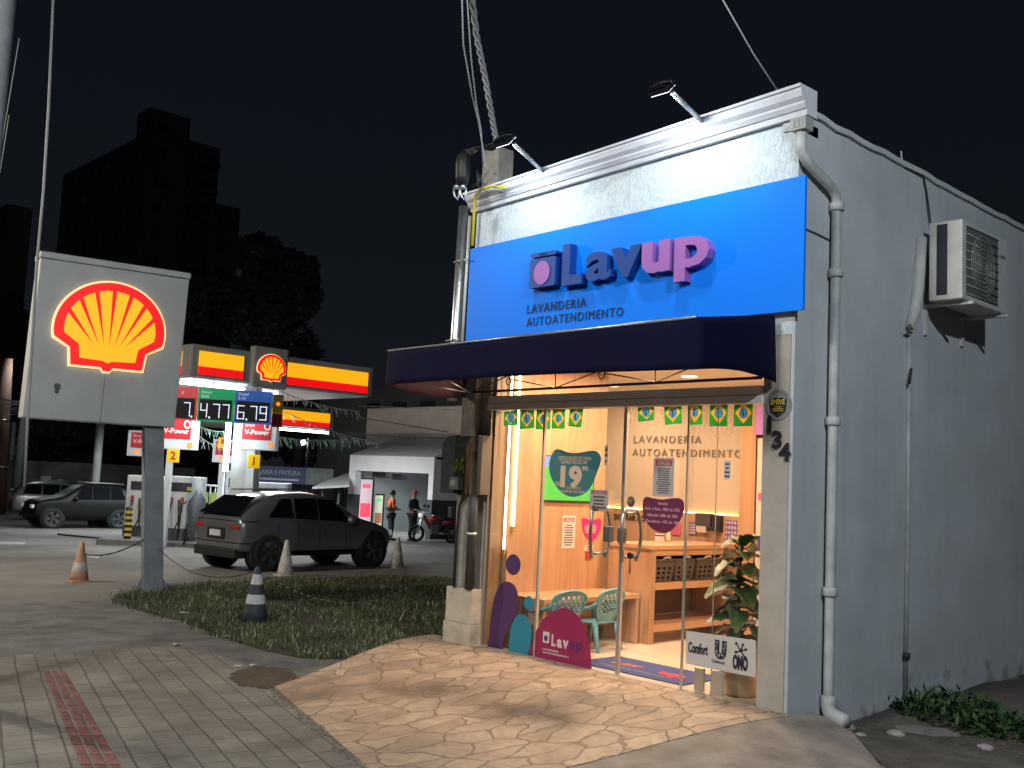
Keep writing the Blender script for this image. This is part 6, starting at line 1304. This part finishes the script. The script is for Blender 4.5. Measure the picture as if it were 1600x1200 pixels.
for i, (px, py, s, lab) in enumerate(((1432, 1097, .05, 'pale stone against the side wall beside the weed tuft'), (1320, 1140, .07, 'flat stone by the downpipe outlet'), (1400, 1150, .06, 'broken stone lying on the yard soil'), (1345, 1153, .04, 'little stone near the downpipe outlet'), (1540, 1172, .05, 'small stone below the weed clump'))):
    p = G(px, py); rnd2 = random.Random(i + 50); b = bmesh.new(); bmesh.ops.create_icosphere(b, subdivisions=2, radius=s)
    for v in b.verts: v.co = V((v.co.x * 1.3, v.co.y, v.co.z * .55)) * (1 + .25 * NZ.noise(v.co * 20 + V((i, 0, 0)))) + p + V((0, 0, .02))
    q = MB(); q.b.free(); q.b = b; tag(q.build('stone', CONC, None, True), lab, 'stone', 'stones in the yard')
m = MB(); rnd = random.Random(31)
for i in range(300):
    p = GR(rnd.uniform(1260, 1600), rnd.uniform(1105, 1195)) + V((0, 0, .018)); s_ = rnd.uniform(.004, .014); m.obox(p, V((rnd.uniform(.6, 1.6), rnd.uniform(-.6, .6), rnd.uniform(-.3, .3))) * s_, V((rnd.uniform(-.5, .5), rnd.uniform(.6, 1.5), 0)) * s_, V((rnd.uniform(-.3, .3), 0, .7)) * s_)
tag(m.build('rubble', mat('rubble_grey', (.13, .12, .1), .95, noise=.5)), 'small rubble and grit over the side yard', 'rubble', kind='stuff')

# ================================================================ PEOPLE AND MOTORBIKE AT THE STORE
def skinmesh(joints, edges):
    b = bmesh.new(); L = b.verts.layers.skin.verify()
    for i, j in enumerate(joints):
        v = b.verts.new(j[0]); v[L].radius = (j[1], j[1] * (j[2] if len(j) > 2 else 1)); v[L].use_root = i == 0
    b.verts.ensure_lookup_table()
    for x, y in edges: b.edges.new((b.verts[x], b.verts[y]))
    me = bpy.data.meshes.new('b'); b.to_mesh(me); b.free(); o = bpy.data.objects.new('b', me); COL.objects.link(o)
    o.modifiers.new('k', 'SKIN'); o.modifiers.new('s', 'SUBSURF').levels = 1
    dg = bpy.context.evaluated_depsgraph_get(); nm = bpy.data.meshes.new_from_object(o.evaluated_get(dg)); bpy.data.objects.remove(o); b = bmesh.new(); b.from_mesh(nm); q = MB(); q.b.free(); q.b = b; return q
def person(loc, yaw, lab, top, trs, hair, cap=None, arms='fwd', vest=None):
    t = thing('person', lab, 'person', (0, 0, 0)); sk = mat('skin_tan', (.3, .17, .11), .6)
    J = {'pel': ((0, 0, .95), .13), 'sp': ((0, 0, 1.15), .13), 'ch': ((0, .0, 1.35), .15), 'nk': ((.02, 0, 1.5), .055), 'hd0': ((.03, 0, 1.58), .075), 'hd': ((.04, 0, 1.66), .095), 'tp': ((.03, 0, 1.74), .06)}
    ks = list(J); E = [(0, 1), (1, 2), (2, 3), (3, 4), (4, 5), (5, 6)]; JL = [J[k] for k in ks]
    def add(par, *pts):
        pr_ = par
        for p in pts: JL.append(p); E.append((pr_, len(JL) - 1)); pr_ = len(JL) - 1
        return pr_
    hx = .24 if arms == 'fwd' else .05
    for s in (-1, 1):
        add(2, ((0, s * .19, 1.42), .06), ((.02 if arms == 'fwd' else -.02, s * .25, 1.15), .045), ((hx, s * .2, 1.02 + (.08 if arms == 'fwd' else -.08)), .034), ((hx + .07, s * .18, 1.03 + (.08 if arms == 'fwd' else -.14)), .028))
        add(0, ((0, s * .1, .9), .095), ((.03, s * .12, .5), .062), ((0, s * .13, .1), .042), ((.1, s * .14, .05), .038))
    skinmesh(JL, E).build('body', sk, t, True)
    a = [((0, 0, .93), .15), ((0, 0, 1.15), .15), ((0, 0, 1.36), .17), ((0.01, 0, 1.46), .1)]; e = [(0, 1), (1, 2), (2, 3)]
    for s in (-1, 1): a += [((0, s * .2, 1.42), .075), ((.02 if arms == 'fwd' else -.02, s * .255, 1.15), .06), ((hx * .8, s * .215, 1.05 + (.06 if arms == 'fwd' else -.05)), .048)]; i = len(a); e += [(2, i - 3), (i - 3, i - 2), (i - 2, i - 1)]
    skinmesh(a, e).build('shirt', top, t, True)
    a = [((0, 0, .96), .145)]; e = []
    for s in (-1, 1): a += [((0, s * .1, .88), .11), ((.03, s * .12, .5), .08), ((0, s * .13, .1), .062)]; i = len(a); e += [(0, i - 3), (i - 3, i - 2), (i - 2, i - 1)]
    skinmesh(a, e).build('trousers', trs, t, True)
    for s in (-1, 1): MB().obox((-.07, s * .13 - .05, 0), (.27, 0, 0), (0, .1, 0), (0, 0, .09), .03).build('shoe', BLACK, t)
    if cap: MB().lathe([(.108, 1.66), (.11, 1.7), (.09, 1.77), (.0, 1.8)], (.035, 0, 0), 16).box(.1, .23, -.08, .08, 1.675, 1.69, .006).build('cap', cap, t, True)
    else: MB().lathe([(.1, 1.62), (.112, 1.68), (.095, 1.76), (0, 1.79)], (.01, 0, 0), 16).build('hair', hair, t, True)
    f = frame((.13, .0, 1.66), YY, UP); m = MB()
    for s in (-.035, .035): m.ball((.128, s, 1.665), .012, 5)
    m.build('eyes', BLACK, t); MB().tube([(.13, 0, 1.66), (.155, 0, 1.635), (.135, 0, 1.625)], .012, 6).build('nose', sk, t, True)
    if vest: MB().lathe([(.2, 1.06), (.215, 1.12), (.215, 1.16), (.2, 1.2)], (0, 0, 0), 18, cap=False).build('reflective_belt', vest, t, True)
    t.location = loc; t.rotation_euler = (0, 0, yaw)
NVY = mat('cloth_navy', (.012, .014, .025), .8); DKC = mat('cloth_dark', (.02, .02, .024), .8); ORG_ = mat('cloth_orange', (.6, .1, .02), .7); HR = mat('hair_black', (.012, .01, .01), .6)
p = atD(609, 838, 36); person((p.x, p.y, zg(p.x, p.y)), 1.2, 'person in orange shirt and dark trousers facing into the store', ORG_, NVY, HR, vest=mat('belt_dark', (.03, .03, .03), .6)); p = G(641, 843)
p = atD(643, 842, 36); person((p.x, p.y, zg(p.x, p.y)), 0.3, 'person in dark clothes and red cap standing by the motorbike', NVY, DKC, HR, cap=mat('cap_red', (.35, .02, .03), .7))
p = atD(678, 842, 35.5); z = zg(p.x, p.y); t = thing('motorbike', 'red motorbike with black top box parked by the store', 'motorbike', (0, 0, 0)); MR = mat('bike_red', (.25, .012, .025), .3, coat=.5)
for x in (-.62, .64):
    wh = MB().lathe([(.2, -.04), (.28, -.045), (.3, 0), (.28, .045), (.2, .04), (.2, -.04)], (x, 0, .3), 22, (0, 1, 0), cap=False).build('wheel', RUBBER, t, True); m = MB()
    for k in range(6): m.tube([(x, 0, .3), (x + .2 * math.cos(k * PI / 3), 0, .3 + .2 * math.sin(k * PI / 3))], .01, 5)
    m.build('rim', STEEL, wh)
MB().tube([(.2, 0, .78), (.05, 0, .82), (-.2, 0, .74)], [.1, .14, .1], 12).tube([(.42, 0, .9), (.3, 0, .75), (.1, 0, .45)], .07, 10).tube([(-.3, 0, .72), (-.75, 0, .75)], [.1, .05], 10).build('fairing', MR, t, True); MB().tube([(-.02, 0, .86), (-.3, 0, .8), (-.6, 0, .83)], [.07, .1, .08], 10).build('saddle', BLACK, t, True)
MB().tube([(.64, .09, .3), (.42, .09, .95)], .025, 8).tube([(.64, -.09, .3), (.42, -.09, .95)], .025, 8).tube([(.36, -.33, 1.06), (.42, -.1, 1.0), (.42, .1, 1.0), (.36, .33, 1.06)], .016, 6).tube([(-.62, .1, .3), (.0, .1, .35)], .03, 6).build('fork', STEEL, t, True)
MB().box(-.15, .15, -.14, .14, .28, .6, .03).build('engine', mat('engine_grey', (.15, .15, .15), .4, .7), t); MB().tube([(.0, -.16, .32), (-.3, -.17, .3), (-.75, -.18, .42)], [.03, .045, .05], 8).build('exhaust', STEEL, t, True); MB().ball((.52, 0, .92), .09, 8).build('headlight', glow('bike_lamp', (.9, .9, .85), .4), t, True)
MB().box(-.95, -.5, -.22, .22, .86, 1.26, .03).build('top_box', BLACK, t); MB().tube([(.38, -.2, 1.06), (.34, -.28, 1.22)], .012, 5).ball((.34, -.29, 1.25), .06, 6).tube([(.38, .2, 1.06), (.34, .28, 1.22)], .012, 5).ball((.34, .29, 1.25), .06, 6).build('mirror', BLACK, t)
t.location = (p.x, p.y, z); t.rotation_euler = (0, 0, math.atan2(-FACE.y, -FACE.x) + .3)

# ================================================================ FAR BUILDINGS, TREES, POLES
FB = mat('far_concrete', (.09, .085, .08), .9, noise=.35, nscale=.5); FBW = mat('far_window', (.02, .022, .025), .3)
def tower(specs, lab, D, m_, name='apartment_block'):
    t = None
    for (px, py, xl, xr, dd) in specs:
        P = atD(px, py, D + dd); x0 = onY(xl, py + 40, P.y).x; y1 = onX(xr, py + 20, P.x).y
        if t is None: t = thing(name, lab, 'building', (P.x, P.y, -2))
        MB().box(x0, P.x, P.y, y1, -4, P.z).build('block', m_, t)
        n = min(9, int((P.z + 2) / 3)); w = []; wb = []; pmt = mat('far_balcony', (.09, .085, .08), .9)
        for k in range(n):
            z = P.z - 1.2 - k * 3
            for s in range(int((y1 - P.y) / 2.6)): yy = P.y + 1 + s * 2.6; w.append((P.x + .01, P.x + .03, yy, yy + 1.2, z - 1.2, z))
            if y1 - P.y > 6: wb.append((P.x + .02, P.x + .9, P.y + .55 * (y1 - P.y), y1 - .3, z - 1.5, z - .9))
            for s in range(int((P.x - x0) / 3.2)): xx = x0 + 1 + s * 3.2; w.append((xx, xx + 1.3, P.y - .03, P.y - .01, z - 1.2, z))
        each('window', FBW, t, w[:44]); each('balcony', pmt, t, wb)
    return t
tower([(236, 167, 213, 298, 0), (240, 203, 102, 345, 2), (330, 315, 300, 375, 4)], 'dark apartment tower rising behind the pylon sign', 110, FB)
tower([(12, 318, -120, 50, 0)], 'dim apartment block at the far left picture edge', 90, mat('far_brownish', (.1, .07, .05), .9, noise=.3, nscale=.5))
def tree(name, cx, cy, rx, ry, D, n, lab, seed, lobes=9):
    k = D / FOC; c = atD(cx, cy, D); rnd = random.Random(seed); z = zg(c.x, c.y); t = thing(name, lab, 'tree', (c.x, c.y, z), 'dark trees behind the station')
    MB().tube([(c.x, c.y, z), (c.x + .1, c.y, z + (c.z - z) * .5), (c.x, c.y, c.z)], [.4, .32, .15], 10).build('trunk', mat('bark', (.05, .04, .03), .9), t, True)
    m = MB(); L_ = []
    for i in range(lobes): a = rnd.uniform(0, 6.28); r_ = rnd.uniform(.2, .72); L_.append((c + FACE * rx * k * r_ * math.cos(a) + UP * ry * k * r_ * math.sin(a) + FACE.cross(UP) * rx * k * rnd.uniform(-.5, .5), rnd.uniform(.3, .5)))
    for i in range(n):
        o, s = rnd.choice(L_); d = V((rnd.gauss(0, 1), rnd.gauss(0, 1), rnd.gauss(0, 1))).normalized() * rnd.uniform(.5, 1.02) ** .5
        q = o + V((d.x * rx * k * s, d.y * rx * k * s, d.z * ry * k * s)); u = V((rnd.gauss(0, 1), rnd.gauss(0, 1), rnd.gauss(0, 1))).normalized(); v = u.orthogonal().normalized(); sz = rnd.uniform(.12, .3) * D / 60; m.mi = rnd.random() < .3
        m.face([q + u * sz, q + v * sz * .5, q - u * sz, q - v * sz * .5])
    m.mi = 0; m.build('crown', [mat('night_leaf', (.011, .016, .009), .9), mat('night_leaf_light', (.018, .026, .012), .9)], t)
tree('tree', 400, 480, 135, 105, 60, 9000, 'big dark tree crown right of the pylon sign', 1); tree('tree', 300, 620, 110, 130, 64, 5000, 'dark tree mass behind the canopy', 2); tree('tree', 120, 700, 110, 60, 62, 4500, 'dark tree mass behind the black car', 3); tree('tree', 25, 560, 60, 110, 70, 3500, 'dark tree at the left picture edge', 4); tree('tree', 470, 620, 90, 110, 66, 5000, 'dark tree behind the far canopy', 5)
# dark dwellings behind the shop corner
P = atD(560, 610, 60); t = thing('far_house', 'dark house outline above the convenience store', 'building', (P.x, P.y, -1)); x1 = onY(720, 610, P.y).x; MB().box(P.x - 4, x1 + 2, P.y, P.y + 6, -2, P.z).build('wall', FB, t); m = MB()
for i in range(3): MB().box(P.x + 1 + i * 2.5, P.x + 2.2 + i * 2.5, P.y - .05, P.y - .01, P.z - 2, P.z - .8).build('window', FBW, t)
# near utility pole at the left edge, far poles
def pole(px0, py0, px1, py1, D, r, lab, m_, h=9, slant=0):
    a = atD(px0, py0, D); b_ = atD(px1, py1, D); z = zg(b_.x, b_.y); b_.x, b_.y = (a.x * (1 - slant) + b_.x * slant), (a.y * (1 - slant) + b_.y * slant); t = thing('utility_pole', lab, 'pole', (b_.x, b_.y, z), 'utility poles'); MB().tube([(b_.x, b_.y, z - .2), a], r, 14).build('shaft', m_, t, True)
    for q in (.3, .6): c = V((b_.x, b_.y, z)).lerp(a, q); MB().lathe([(r * 1.06, 0), (r * 1.06, .05)], c, 14).build('band', STEEL, t)
pole(10, -40, -60, 700, 9.0, .1, 'near grey utility pole cut by the top left picture edge', mat('pole_metal', (.35, .37, .4), .35, .5, noise=.2), slant=.0)
pole(40, 640, 26, 745, 55, .22, 'pale slanted far pole left of the slim column', mat('pole_pale', (.25, .25, .25), .8), slant=1); pole(22, 660, 16, 745, 58, .12, 'thin pale far pole at the left edge', mat('pole_pale', (.25, .25, .25), .8), slant=1); pole(10, 560, 4, 745, 50, .3, 'reddish far pole at the left picture edge', mat('pole_red_brown', (.12, .06, .045), .8), slant=1)
tag(MB().tube([atD(84, -20, 14), atD(76, 170, 14), atD(68, 300, 14), atD(57, 420, 14), atD(44, 640, 14), atD(38, 760, 14)], .02, 6).build('hanging_cable', WIREG), 'long thin cable falling down beside the pylon sign left edge', 'cable')
for i, (a, c) in enumerate((((14, 180, 12), (0, 270, 12)), ((30, 60, 12), (2, 230, 12)))): tag(MB().tube([atD(*a), atD(*c)], .006, 4).build('hanging_wire', WIREG), ['short wire by the left pole, lower', 'short wire by the left pole, upper'][i], 'cable')
m = MB(); rnd = random.Random(12)
for i in range(14): y = 622 + rnd.uniform(0, 22); m.tube([atD(-20, y + rnd.uniform(-12, 4), 40), atD(20, y + 4 + rnd.uniform(-3, 3), 40), atD(40, y + 3, 40)], .015, 4)
tag(m.build('wire_tangle', WIREG), 'tangle of overhead wires at the left picture edge', 'cables')
def farlamp(px, py, D, lab, e, s=.14):
    p = atD(px, py, D); t = thing('street_lamp', lab, 'lamp', (p.x, p.y, zg(p.x, p.y)), 'far street lamps'); MB().ball(p, s, 8).build('lamp_glass', glow('lamp_white', (.85, 1, .97), 12), t, True); MB().tube([(p.x, p.y + .3, zg(p.x, p.y)), (p.x, p.y + .3, p.z + .3), (p.x, p.y, p.z + .1)], .06, 6).build('lamp_pole', WIRE, t)
    L = bpy.data.lights.new('lamp_light', 'POINT'); L.energy = e; L.color = (.85, 1, .97); L.shadow_soft_size = s; o = bpy.data.objects.new('lamp_light', L); COL.objects.link(o); o.location = p - V((0, 0, s + .1))
farlamp(45, 559, 50, 'bright street lamp left of the pylon sign', 200); farlamp(474, 691, 55, 'bright lamp far behind below the fringe garlands', 160)
# street lamp on the pavement behind the viewer : it lights the side wall, the pylon and the sidewalk
def streetlamp(loc, h, aim, e, col, lab, size=.15, spot=150):
    x, y = loc; z = zg(x, y); t = thing('street_lamp', lab, 'lamp', (x, y, z), 'street lamps of the shop street'); d = (V(aim) - V((x, y, h))).normalized(); hd = V((x, y, h)) + V((d.x, d.y, 0)).normalized() * .9
    MB().tube([(x, y, z - .1), (x, y, h - .4), (x, y, h)] + [hd + V((0, 0, .12))], .07, 10).build('lamp_pole', STEEL, t, True); MB().obox(hd + V((-.25, -.12, 0)), (.5, 0, 0), (0, .24, 0), (0, 0, .1), .02).build('lamp_head', STEEL, t); MB().obox(hd + V((-.2, -.1, -.012)), (.4, 0, 0), (0, .2, 0), (0, 0, .01)).build('lamp_lens', glow('lamp_lens_cool', (.9, .97, 1), 8), t)
    L = bpy.data.lights.new('street_light', 'SPOT'); L.energy = e; L.color = col; L.spot_size = rad(spot); L.spot_blend = .7; L.shadow_soft_size = size; o = bpy.data.objects.new('street_light', L); COL.objects.link(o); o.location = hd - V((0, 0, .05)); o.rotation_euler = (V(aim) - o.location).to_track_quat('-Z', 'Y').to_euler()
streetlamp((11.5, -6), 7.6, (3.5, 1.6, 1.8), 3600, (.84, .93, 1), 'tall street lamp behind the viewer on the right')
streetlamp((3.5, -12), 7.5, (-4, -1, -.3), 3100, (1, .97, .9), 'tall street lamp behind the viewer on the left', .8)
streetlamp((-14, -8), 8, (-12, 1, -.4), 6200, (1, .89, .74), 'tall sodium street lamp outside the picture at the left')
